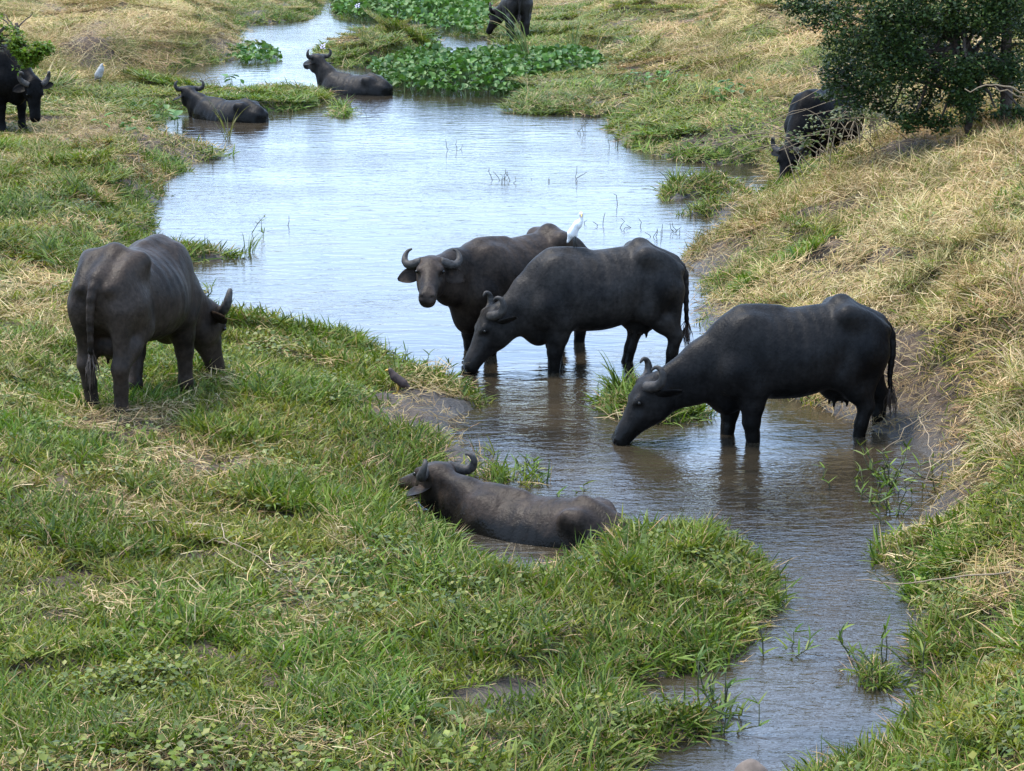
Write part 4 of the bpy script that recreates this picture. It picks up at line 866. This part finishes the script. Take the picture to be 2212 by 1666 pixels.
hyacinth('large bed of broad round leaves in the middle of the far stream', HYA_P['mid'], 95, .46, 300)
hyacinth('bed of round leaves at the top of the picture where the stream begins', HYA_P['top'], 50, .5, 240, 1.25)
hyacinth('low mat of round leaves along the far left bank', HYA_P['left'], 50, .22, 90)
hyacinth('small mat of round leaves on the far grassy islet', HYA_P['isle'], 40, .22, 60)
def flower(u, v, z, label):
    p = gp(u, v, z); o = empty('hyacinth_flower', (p[0], p[1], z - .12)); tag(o, label, 'flower')
    st, sf = tube([(0, 0, -.15), (0, 0, .06), (0, 0, .16)], [.01, .009, .006], 6); obj('stem', st, sf, m_stem, o, True, np.repeat(np.array(((.10, .16, .04),)), len(st), 0))
    for k in range(9):
        a = k * 2.4; z_ = .05 + .012 * k; d_ = np.array((math.cos(a), math.sin(a), .35)); s_ = np.array((-math.sin(a), math.cos(a), 0)); b = np.array((0, 0, z_))
        obj('petal', [b, b + d_ * .04 + s_ * .026, b + d_ * .075, b + d_ * .04 - s_ * .026, b + d_ * .045 + np.array((0, 0, .012))], [(0, 4, 1), (1, 4, 2), (2, 4, 3), (3, 4, 0)], m_petal, o)
flower(772, 12, .5, 'pale lilac flower spike in the leaves at the top edge'); flower(697, 100, .25, 'pale lilac flower spike on the far grassy islet')

# reeds: arching blades from one root
def reed(label, p, n, ln, arch, az0, spread, pal, wd=.016, name='reed_clump', cat='reeds', lean=.15):
    root = empty(name, p); tag(root, label, cat)
    for i in range(n):
        az = az0 + RNG.normal(0, spread); L = RNG.uniform(*ln); a0 = abs(RNG.normal(lean, .12)); ar = arch * RNG.uniform(.5, 1.2); k = 9
        cur = np.array((RNG.normal(0, .03), RNG.normal(0, .03), -.03)); pts = [cur.copy()]
        for j in range(k - 1):
            an = a0 + ar * (j / (k - 2)) ** 1.6; cur = cur + np.array((math.cos(az) * math.sin(an), math.sin(az) * math.sin(an), math.cos(an))) * L / (k - 1); pts.append(cur.copy())
        w = wd * np.array([.7, .9, 1, 1, .95, .85, .7, .5, .2]); V, Fc, C = strips(np.array(pts)[None], w[None], pick(pal, 1)); obj('blade', V, Fc, m_reed, root, True, C)
    return root
RG = [(.09, .14, .03), (.12, .17, .05), (.16, .18, .06), (.30, .24, .10)]
reed('tall arching reed clump bending left in front of the far buffalo', (*gp(1142, 152, .1)[:2], .08), 18, (1.1, 1.75), 1.25, math.pi, .5, RG, .026)
reed('upright green reeds at the right end of the large leaf bed', (*gp(1238, 122, .1)[:2], .1), 16, (.6, 1.05), .35, 1.6, 2.5, RG[:3], .018, lean=.16)
reed('few thin leaning reeds right of the upright green reeds', (*gp(1285, 118, .1)[:2], .1), 5, (.6, .9), .8, 0, .4, RG, .016)
p = gp(1338, 866); reed('bright green tuft of long grass at the muzzle of the drinking buffalo', (p[0], p[1], max(gz(p), .0)), 46, (.22, .50), 1.0, 2.6, 1.6, LUSH, .014, 'grass_tuft', 'grass', .45)
p = gp(1462, 416); reed('long green grass tuft on the small islet by the right bank', (p[0], p[1], max(gz(p), .0)), 30, (.2, .45), 1.0, 3.0, 1.6, LUSH, .016, 'grass_tuft', 'grass', .45)
p = gp(490, 300); reed('sparse tall grass stalks beside the buffalo lying on the left', (p[0], p[1], max(gz(p), .0)), 14, (.35, .85), .7, 1.2, 1.8, OLIVE + GREEN, .012, 'grass_tuft', 'grass', .3)
p = gp(540, 545); reed('thin grass sprays at the tip of the left grass tongue', (p[0], p[1], max(gz(p), .0)), 18, (.15, .38), .9, .2, 1.2, LUSH, .010, 'grass_tuft', 'grass', .4)

# bare weed stalks standing in the water, kinked
def sprig(u, v, n, hgt, label, group=None, leaves=False):
    p = gp(u, v); root = empty('water_weed', (p[0], p[1], -.02)); tag(root, label, 'weed', group)
    for i in range(n):
        b = np.array((RNG.normal(0, .08) * (n > 1), RNG.normal(0, .15) * (n > 1), -.06)); az = RNG.uniform(0, 6.28); k = RNG.integers(2, 4); pts = [b]; an = RNG.uniform(0, .6)
        for j in range(k + 1):
            pts.append(pts[-1] + np.array((math.cos(az) * math.sin(an), .4 * math.sin(az) * math.sin(an), math.cos(an))) * hgt * RNG.uniform(.3, .5)); an = RNG.uniform(-.4, 1.5); az += RNG.normal(0, .8)
        V, Fc = tube(pts, [.0042] * (len(pts) - 1) + [.003], 5); so_ = obj('stalk', V, Fc, m_stem, root, True, np.repeat(np.array(((.055, .060, .028),)), len(V), 0))
        if leaves:
            for q in pts[1:]:
                v3, f3, c3 = blades(3, .01, (.06, .13), (.010, .015), .9, .6, LUSH); nb_ = len(v3) // 3
                for w3 in range(3): obj('leaf', v3[w3 * nb_:(w3 + 1) * nb_] + q, f3[w3 * len(f3) // 3:(w3 + 1) * len(f3) // 3] - w3 * nb_, m_reed, so_, False, c3[w3 * nb_:(w3 + 1) * nb_])
for u, v, n, h_, lab in [(985, 326, 3, .16, 'lone trio of weed stalks high in the middle of the pool'), (1183, 392, 3, .12, 'weed stalks right of the small debris raft'), (1243, 388, 2, .20, 'upright pair of weed stalks far above the egret'), (1280, 482, 3, .14, 'kinked weed stalks just right of the egret'),
 (1334, 442, 1, .2, 'single weed stalk between the egret and the right islet'), (1365, 494, 4, .16, 'weed stalks above the hip of the egret buffalo'), (1412, 512, 4, .16, 'weed stalks behind the rump of the egret buffalo'), (1460, 500, 5, .15, 'weed stalks at the right mud spit'),
 (620, 487, 1, .2, 'single weed stalk in the open left part of the pool'), (795, 238, 4, .22, 'weed stalks in front of the tail of the grey lying buffalo'), (1245, 290, 4, .2, 'weed stalks off the grassy point right of the leaf bed'), (1330, 316, 5, .2, 'row of weed stalks along the right pool edge'), (1280, 264, 4, .2, 'weed stalks close under the grassy point right of the leaf bed')]:
    sprig(u, v, n, h_, lab, 'bare weed stalks standing in the pool')
sprig(1080, 392, 9, .16, 'small raft of weed stalks and debris in mid pool')
sprig(735, 236, 12, .16, 'weed stalks on a brown scrap of mud by the grey lying buffalo')
sprig(438, 644, 7, .18, 'row of leafy weed stems in the water behind the grazing buffalo', None, True)
sprig(530, 512, 2, .3, 'single tall weed stem by the left grass tongue', None, True)
sprig(885, 800, 4, .2, 'leafy weed stems beside the straw covered mud spit', None, True)
sprig(930, 812, 4, .2, 'small leafy weed at the back of the mud spit', None, True)
sprig(1225, 1060, 3, .14, 'weak leafy weed in the water behind the wallowing buffalo', None, True)
sprig(1135, 1024, 7, .15, 'clump of leafy weed at the horn of the wallowing buffalo', None, True)
sprig(1895, 1415, 4, .24, 'tall leafy weed in the near stream off the right bank', None, True)
sprig(1680, 1412, 3, .2, 'dark drooping weed in the near stream off the left grass', None, True)
sprig(1850, 1075, 4, .26, 'leafy stems below the hind feet of the drinking buffalo', None, True)
sprig(1905, 1040, 5, .26, 'thicker leafy stems at the muddy right water edge', None, True)
sprig(1960, 1060, 6, .3, 'leafy stems against the muddy right bank', None, True)
sprig(1920, 1105, 7, .26, 'low leafy weed in the dark bay of the right bank', None, True)
sprig(1990, 1475, 5, .2, 'small weed in the little bay low on the right bank', None, True)
sprig(1545, 1540, 10, .26, 'leafy weed at the tip of the lowest grass tongue', None, True)

# long dry stalks lying out over bank and water
def stalk(pts, r, label):
    P = np.array(pts); o = empty('dry_stalk', P[0]); tag(o, label, 'stalk'); c = spline(P - P[0], 14); c[1:-1] += RNG.normal(0, .008, (12, 3)); V, Fc = tube(c, np.linspace(r * .6, r * .3, 14), 6); obj('stem', V, Fc, m_twig, o)
    for k in (4, 8, 11):
        d_ = RNG.normal(0, 1, 3); d_[2] = abs(d_[2]) * .5; d_ /= np.linalg.norm(d_); V, Fc = tube([c[k], c[k] + d_ * .08, c[k] + d_ * .15 + np.array((0, 0, -.03))], [r * .35, r * .3, r * .2], 5); obj('side_shoot', V, Fc, m_twig, o)
stalk([gp(2180, 1236, .75), gp(2040, 1250, .5), gp(1940, 1262, .22), gp(1848, 1254, .10)], .009, 'long pale stalk reaching out over the near stream from the right bank')
stalk([gp(1985, 900, .3), gp(2010, 985, .42), gp(2006, 1050, .35), gp(2010, 1075, .2)], .008, 'bent pale stalk standing at the muddy edge of the right bank')
stalk([gp(1905, 975, .12), gp(2000, 890, .4), gp(2085, 820, .75)], .008, 'straight pale stalk leaning up the muddy right bank')
stalk([gp(230, 1133, .38), gp(330, 1125, .42), gp(440, 1136, .34), gp(545, 1162, .3)], .008, 'long curved pale straw lying on the left grass')
stalk([gp(590, 1350, .3), gp(640, 1440, .34), gp(720, 1540, .33), gp(800, 1620, .3)], .008, 'long slanting pale straw low on the left grass')
stalk([gp(480, 1130, .3), gp(510, 1180, .4), gp(600, 1230, .34), gp(670, 1320, .3)], .007, 'thin kinked straw lying on the grass below the bare patch')
stalk([gp(298, 352, .3), gp(303, 318, .5), gp(322, 305, .58)], .016, 'thick pale broken reed on the far left bank')

# stone at the bottom edge
bmm = bmesh.new(); bmesh.ops.create_icosphere(bmm, subdivisions=4, radius=.5)
for v_ in bmm.verts:
    n_ = 1 + .35 * (float(fbm(np.array([v_.co.x * 2 + 7]), np.array([v_.co.y * 2 + v_.co.z]), 5, 3)[0]) - .5); v_.co = v_.co * n_; v_.co.x *= .20; v_.co.y *= .24; v_.co.z *= .30
me = bpy.data.meshes.new('stone'); bmm.to_mesh(me); bmm.free(); me.materials.append(m_rock); me.polygons.foreach_set('use_smooth', np.ones(len(me.polygons), dtype=bool))
so = link(bpy.data.objects.new('stone', me)); pp = gp(1622, 1690, .03); so.location = (pp[0], pp[1], .0); tag(so, 'brown stone in the stream at the bottom edge', 'stone')

# leaf plants of a few big leaves
def broad(label, p, n, L, hz, pal, rad):
    root = empty('broad_leaf_plant', p); tag(root, label, 'plant')
    for i in range(n):
        a = RNG.uniform(0, 6.283); b = np.array((rad * RNG.normal(0, .6), rad * RNG.normal(0, .8), 0)); h_ = RNG.uniform(*hz); tip = b + np.array((math.cos(a) * .05, math.sin(a) * .05, h_)); l_ = L * RNG.uniform(.7, 1.2)
        V, Fc = leaf_shape(l_, l_ * .38, .15, int(RNG.integers(0, 999))); Rm = np.array((Matrix.Rotation(a, 3, 'Z') @ Matrix.Rotation(RNG.normal(.15, .35), 3, 'Y')))
        lo_ = obj('leaf', V @ Rm.T + tip, Fc, m_hya, root, True, np.repeat(pick(pal, 1), len(V), 0)); SV, SF = tube([b, .5 * (b + tip), tip], [.006, .005, .004], 5); obj('leaf_stalk', SV, SF, m_stem, lo_, True, np.repeat(np.array(((.09, .15, .03),)), len(SV), 0))
p = gp(800, 1640, .2); broad('broad leaved marsh plant at the bottom edge of the grass', (p[0], p[1], gz(p)), 44, .075, (.03, .10), LUSH, .42)
p = gp(1070, 1650, .15); broad('small round leaved plant at the bottom edge by the water', (p[0], p[1], gz(p)), 9, .06, (.03, .1), LUSH, .16)
p = gp(300, 225, .3); broad('dark broad leaved plant left of the lying black buffalo', (p[0], p[1], gz(p)), 16, .16, (.08, .3), HL, .35)
p = gp(275, 292, .4); broad('broad leaved plant above the bare earth step on the left', (p[0], p[1], gz(p)), 16, .15, (.08, .3), HL, .35)
p = gp(345, 258, .1); broad('broad leaves at the nose of the lying black buffalo', (p[0], p[1], gz(p)), 8, .22, (.08, .25), HL, .3)
p = gp(505, 190, .1); broad('round leaves on tall stalks on the grassy strip in the far pool', (p[0], p[1], gz(p)), 7, .16, (.25, .5), HL, .25)
p = gp(1590, 175, .9); broad('big leaved weed on the slope below the tree', (p[0], p[1], gz(p)), 34, .13, (.1, .4), HL, .45)
p = gp(1440, 165, .6); broad('bright leafy weed low on the far right slope', (p[0], p[1], gz(p)), 40, .12, (.08, .3), HL, .7)

# ---- the tree on the right
def bough(pts, r0, r1, n=10): c = spline(pts, n); c[1:-1] += RNG.normal(0, .015, (n - 2, 3)); return tube(c, np.linspace(r0, r1, n), 8)
def crown(clusters, dens, size, pal, squash=.8):
    V, Fc, C, o = [], [], [], 0
    for c, r in clusters:
        n = int(dens * r ** 2); d_ = RNG.normal(0, 1, (n, 3)); d_ /= np.linalg.norm(d_, axis=1, keepdims=True); rr = r * RNG.random(n) ** .45
        q = d_ * rr[:, None] * np.array((1.05, 1.05, squash)) + c
        keep = fbm(q[:, 0] * 3.1 + q[:, 2] * 1.7, q[:, 2] * 3.1 + q[:, 1] * 1.3, 91, 3) > .43; q = q[keep]; n = len(q)
        f_ = RNG.normal(0, 1, (n, 3)); f_[:, 2] = f_[:, 2] * .4 - .25; f_ /= np.linalg.norm(f_, axis=1, keepdims=True); up = RNG.normal(0, .5, (n, 3)); up[:, 2] += 1; s_ = np.cross(f_, up); s_ /= np.linalg.norm(s_, axis=1, keepdims=True)
        L = size * RNG.uniform(.7, 1.4, (n, 1)); w = L * .30; nn_ = np.cross(s_, f_)
        V.append(np.stack([q, q + f_ * L * .5 + s_ * w + nn_ * w * .3, q + f_ * L, q + f_ * L * .5 - s_ * w + nn_ * w * .3], 1).reshape(-1, 3))
        b = np.arange(n) * 4 + o; Fc.append(np.concatenate([np.stack([b, b + 1, b + 2], -1), np.stack([b, b + 2, b + 3], -1)])); C.append(np.repeat(pick(pal, n, .3), 4, 0)); o += n * 4
    return np.concatenate(V), np.concatenate(Fc), np.concatenate(C)
TREE_L = [(.022, .044, .009), (.034, .062, .012), (.015, .032, .008), (.060, .090, .018), (.026, .048, .014)]
bp = at(2168, 246, 30.5); bz = gz(bp) - .05; root = empty('tree', (bp[0], bp[1], bz)); tag(root, 'dark leafy tree leaning over the right bank', 'tree'); B0 = np.array((bp[0], bp[1], bz))
CL = [(1772, 20, 31.2, 62), (1720, -5, 31.4, 50), (1836, 80, 30.8, 82), (1812, 158, 31.2, 48), (1790, 196, 31.5, 30), (1905, 30, 30.4, 105), (1862, 196, 31.0, 66), (1942, 140, 30.4, 95), (2040, 55, 30.2, 115), (2068, 172, 30.4, 78), (2150, 20, 30.0, 85), (2150, 122, 30.6, 50), (2000, 232, 30.6, 52), (1918, 246, 30.9, 40), (2110, 222, 30.7, 48), (2230, -30, 30, 110), (2000, -90, 30.5, 140), (1850, -80, 31, 110), (2130, -130, 30.5, 150), (2260, 100, 30.8, 60), (2185, 190, 31, 50), (2215, 60, 30.6, 70), (1960, 60, 31.5, 90), (1880, 130, 31.6, 70), (2010, 110, 31.8, 90), (2060, 232, 30.1, 52), (2120, 196, 29.9, 56), (2185, 150, 30, 50), (1968, 262, 30.3, 36), (2205, 236, 30.1, 36), (2030, 262, 30.3, 34), (2090, 140, 29.9, 60), (2155, 170, 29.9, 40), (2150, 232, 30.1, 30)]
CLW = [(at(u, v, dd) - B0, r * dd / F_PX) for u, v, dd, r in CL]
top = at(2172, 40, 30.5) - B0
V, Fc = bough([(0, 0, -.1), (.03, 0, .35), at(2174, 150, 30.5) - B0, top, at(2150, -120, 30.5) - B0], .075, .05, 14); obj('trunk', V, Fc, m_bark, root)
V, Fc = bough([(-.35, .1, -.15), (-.40, .1, .3), at(2096, 150, 30.6) - B0, at(2060, 20, 30.5) - B0, at(2010, -90, 30.5) - B0], .05, .035, 12); obj('trunk', V, Fc, m_bark, root)
for c, r in CLW:
    st = np.array((-.40, .1, .35)) + RNG.uniform(.1, .9) * (np.array(at(2060, 20, 30.5) - B0) - np.array((-.40, .1, .35))); md_ = .5 * (st + c) + np.array((0, 0, .15)); V, Fc = bough([st, md_, c], .030, .010, 8); obj('limb', V, Fc, m_bark, root)
V, Fc, C = crown(CLW, 13000, .047, TREE_L); obj('crown', V, Fc, m_leaf, root, False, C)
V, Fc = bough([at(2220, 165, 29.6) - B0, at(2160, 140, 29.4) - B0, at(2100, 215, 29.5) - B0], .014, .006, 9)
tw = [at(2230, 204, 29.3), at(2170, 188, 29.2), at(2120, 186, 29.2), at(2092, 198, 29.2), at(2084, 192, 29.2)]
o = empty('bare_branch', tw[0]); tag(o, 'bare pale branch sticking in from the right edge', 'branch'); V, Fc = bough(np.array(tw) - tw[0], .012, .005, 12); obj('stem', V, Fc, m_twig, o); V, Fc = bough(np.array([at(2150, 187, 29.2), at(2190, 205, 29.25), at(2240, 216, 29.3)]) - tw[0], .008, .006, 8); obj('side_shoot', V, Fc, m_twig, o)

# tangle of twigs in front of the hidden buffalo
tp = gp(1850, 340, .9); tz = gz(tp); root = empty('twig_thicket', (tp[0], tp[1], tz)); tag(root, 'tangle of dry arching twigs in front of the hidden buffalo', 'thicket'); T0 = np.array((tp[0], tp[1], tz))
for i in range(44):
    u0, v0 = RNG.uniform(1740, 1990), RNG.uniform(285, 350); a = gp(u0, v0, .9) ; a = a + np.array((0, RNG.uniform(-.6, .8), 0)); a[2] = gz(a) - .02
    dx, hh = RNG.normal(-.25, .5), RNG.uniform(.2, .8); b = a + np.array((dx * .45, RNG.normal(0, .15), hh)); c = a + np.array((dx * 1.5, RNG.normal(0, .3), hh * RNG.uniform(.3, .95)))
    V, Fc = tube(spline([a - T0, b - T0, c - T0], 9), np.linspace(.007, .003, 9), 5); obj('twig', V, Fc, m_twig, root)
V, Fc, C = crown([(gp(u, v, .95) - T0 + np.array((0, RNG.uniform(-.3, .3), h_)), .26) for u, v, h_ in [(1790, 330, .35), (1830, 320, .45), (1870, 318, .4), (1910, 310, .45), (1960, 300, .5), (2010, 292, .5), (2060, 285, .45), (2110, 280, .5), (1930, 300, .9), (2000, 285, .9), (1740, 350, .25)]], 1900, .055, [(.09, .11, .03), (.13, .14, .045), (.06, .085, .022)]); obj('foliage', V, Fc, m_leaf, root, False, C)

# leafy branch at the left edge, in front of the grazing buffalo
lb = at(-60, 170, 31.5); lz = gz(lb); root = empty('small_tree', (lb[0], lb[1], lz)); tag(root, 'bright green small leaved tree at the left edge', 'tree'); L0 = np.array((lb[0], lb[1], lz))
V, Fc = bough([(0, 0, -.05), at(-55, 140, 31.5) - L0, at(-30, 95, 31.5) - L0, at(10, 60, 31.4) - L0], .05, .018, 9); obj('trunk', V, Fc, m_bark, root)
cl = [(at(u, v, 31.4) - L0, r * 31.4 / F_PX) for u, v, r in [(8, 84, 40), (44, 104, 42), (78, 110, 30), (20, 122, 40), (100, 104, 18), (50, 78, 26), (-30, 90, 60), (36, 140, 20), (-60, 40, 60), (62, 128, 24), (12, 104, 34), (-10, 130, 34)]]
for c, r in cl: V, Fc = bough([at(-30, 95, 31.5) - L0, .5 * (at(-30, 95, 31.5) - L0 + c) + np.array((0, 0, .05)), c], .012, .005, 7); obj('limb', V, Fc, m_bark, root)
V, Fc, C = crown(cl, 22000, .05, [(.15, .24, .015), (.20, .29, .022), (.11, .18, .012)]); obj('crown', V, Fc, m_leaf, root, False, C)
# dead stub top left
sp_ = gp(34, 50, 1.1); sz_ = gz(sp_); root = empty('dead_sapling', (sp_[0], sp_[1], sz_)); tag(root, 'small dead sapling in the dry grass at the top left corner', 'sapling')
V, Fc = bough([(0, 0, -.05), (.02, 0, .25), (.01, 0, .6)], .05, .035, 7); obj('trunk', V, Fc, m_bark, root)
for dx in (-.4, .3, -.25): V, Fc = bough([(.01, 0, .45), (dx * .5, .05, .6), (dx, .1, .68 + .3 * abs(dx))], .02, .008, 7); obj('limb', V, Fc, m_bark, root)
# ------------------------------------------------------------------ birds
def feather_mat(name, a, b, rough=.8):
    m, nt, bs = mat_new(name); tcn = nd(nt, 'ShaderNodeTexCoord'); nb = noise(nt, 40, 4, .6, tcn.outputs['Object']); rb = ramp(nt, nb.outputs['Fac'], [(.35, a), (.65, b)]); nt.links.new(rb.outputs['Color'], bs.inputs['Base Color']); bs.inputs['Roughness'].default_value = rough; bump(nt, nb.outputs['Fac'], bs, .3, .004); return m
m_white = feather_mat('white_feathers', (.58, .57, .55), (.70, .69, .67)); m_pale = feather_mat('grey_feathers', (.22, .215, .20), (.34, .33, .31)); m_mynah = feather_mat('brown_feathers', (.022, .012, .009), (.045, .025, .019)); m_blackf = feather_mat('black_feathers', (.006, .006, .006), (.012, .011, .011))
m_bill = feather_mat('yellow_bill', (.55, .30, .04), (.68, .42, .08), .4); m_legd = feather_mat('dark_legs', (.02, .021, .02), (.035, .035, .033), .5)
def bird(label, loc, yaw, prims, mat, bill, legs, legmat, scale=1.0, head=None, eye=None, name='bird', cat='bird'):
    root = empty(name, loc, yaw); root.scale = (scale,) * 3; tag(root, label, cat)
    P = np.array([q[0] for q in prims] + [q[1] for q in prims]); f = Field(P.min(0) - .09, P.max(0) + .09, .0065)
    for a, b, ra, rb in prims: f.cone(a, b, ra, rb, .018)
    V, Q = f.mesh(); obj('body', V, Q, mat, root)
    V, Fc = tube(bill[0], bill[1], 8); obj('bill', V, Fc, m_bill, root)
    for L in legs: V, Fc = tube(L, [.006] * (len(L) - 1) + [.004], 6); obj('leg', V, Fc, legmat, root)
    for L in legs:
        ft = np.array(L[-1])
        for a in (-.5, 0, .5, math.pi):
            V, Fc = tube([ft, ft + np.array((.022 * math.cos(a), .022 * math.sin(a), -.002)), ft + np.array((.04 * math.cos(a), .04 * math.sin(a), -.004))], [.004, .0035, .002], 5); obj('toe', V, Fc, legmat, root)
    if eye:
        for sg in (-1, 1):
            bm_ = bmesh.new(); bmesh.ops.create_uvsphere(bm_, u_segments=8, v_segments=6, radius=.005); me = bpy.data.meshes.new('eye'); bm_.to_mesh(me); bm_.free(); me.materials.append(m_eye); e = link(bpy.data.objects.new('eye', me), root); e.location = (eye[0], sg * eye[1], eye[2])
    return root
# egret on the drinking buffalo
hp, hy = EGRET_HOST; lx = EGRET_X; w = hp + np.array((math.cos(hy) * lx, math.sin(hy) * lx, EGRET_Z))
bird('white egret standing upright on the back of the drinking buffalo', w, -.25,
 [((-.080, 0, .070), (-.042, 0, .150), .010, .032), ((-.042, 0, .150), (.012, 0, .235), .040, .036), ((.015, 0, .235), (.040, 0, .262), .036, .020), ((.040, 0, .262), (.045, 0, .295), .017, .013), ((.045, 0, .295), (.042, -.004, .325), .013, .017), ((.042, -.004, .325), (.048, -.016, .330), .018, .015), ((-.02, 0, .18), (.0, .0, .135), .030, .014)],
 m_white, ([(.050, -.022, .328), (.056, -.045, .320), (.060, -.070, .310)], [.008, .006, .002]), [[(-.005, .016, .145), (-.012, .017, .085), (.008, .018, .005)], [(-.012, -.016, .145), (-.018, -.017, .085), (-.016, -.018, .005)]], m_legd, 1.03, None, (.053, .013, .334), 'egret', 'bird')
# dark mynah on the mud spit
p = gp(858, 856, .12); p[2] = gz(p) + .03
bird('dark brown bird with yellow bill standing on the straw covered mud', p, math.pi - .2,
 [((-.13, 0, .040), (-.05, 0, .090), .010, .026), ((-.05, 0, .090), (.02, 0, .140), .038, .036), ((.02, 0, .140), (.045, 0, .175), .030, .020), ((.045, 0, .175), (.055, 0, .195), .020, .020)], m_mynah, ([(.070, 0, .196), (.088, 0, .194), (.102, 0, .190)], [.010, .007, .002]),
 [[(.0, .018, .09), (-.008, .02, .05), (.004, .02, .0)], [(.0, -.018, .09), (-.008, -.02, .05), (.004, -.02, .0)]], m_bill, 1.05, None, (.066, .016, .202), 'mynah', 'bird')
# pale heron on the far left bank
p = gp(217, 186, .30); p[2] = gz(p) + .06
bird('pale grey heron standing hunched on the far left bank', p, -.4,
 [((-.10, 0, .06), (-.03, 0, .14), .012, .050), ((-.03, 0, .14), (.02, 0, .23), .062, .050), ((.02, 0, .23), (.035, 0, .285), .034, .027), ((.035, 0, .285), (.045, 0, .300), .027, .022)], m_pale, ([(.062, 0, .300), (.09, 0, .294), (.12, 0, .287)], [.009, .007, .002]),
 [[(.0, .02, .11), (-.006, .022, .05), (.002, .022, -.06)], [(.0, -.02, .11), (-.006, -.022, .05), (.002, -.022, -.06)]], m_legd, 1.15, None, (.058, .02, .306), 'heron', 'bird')
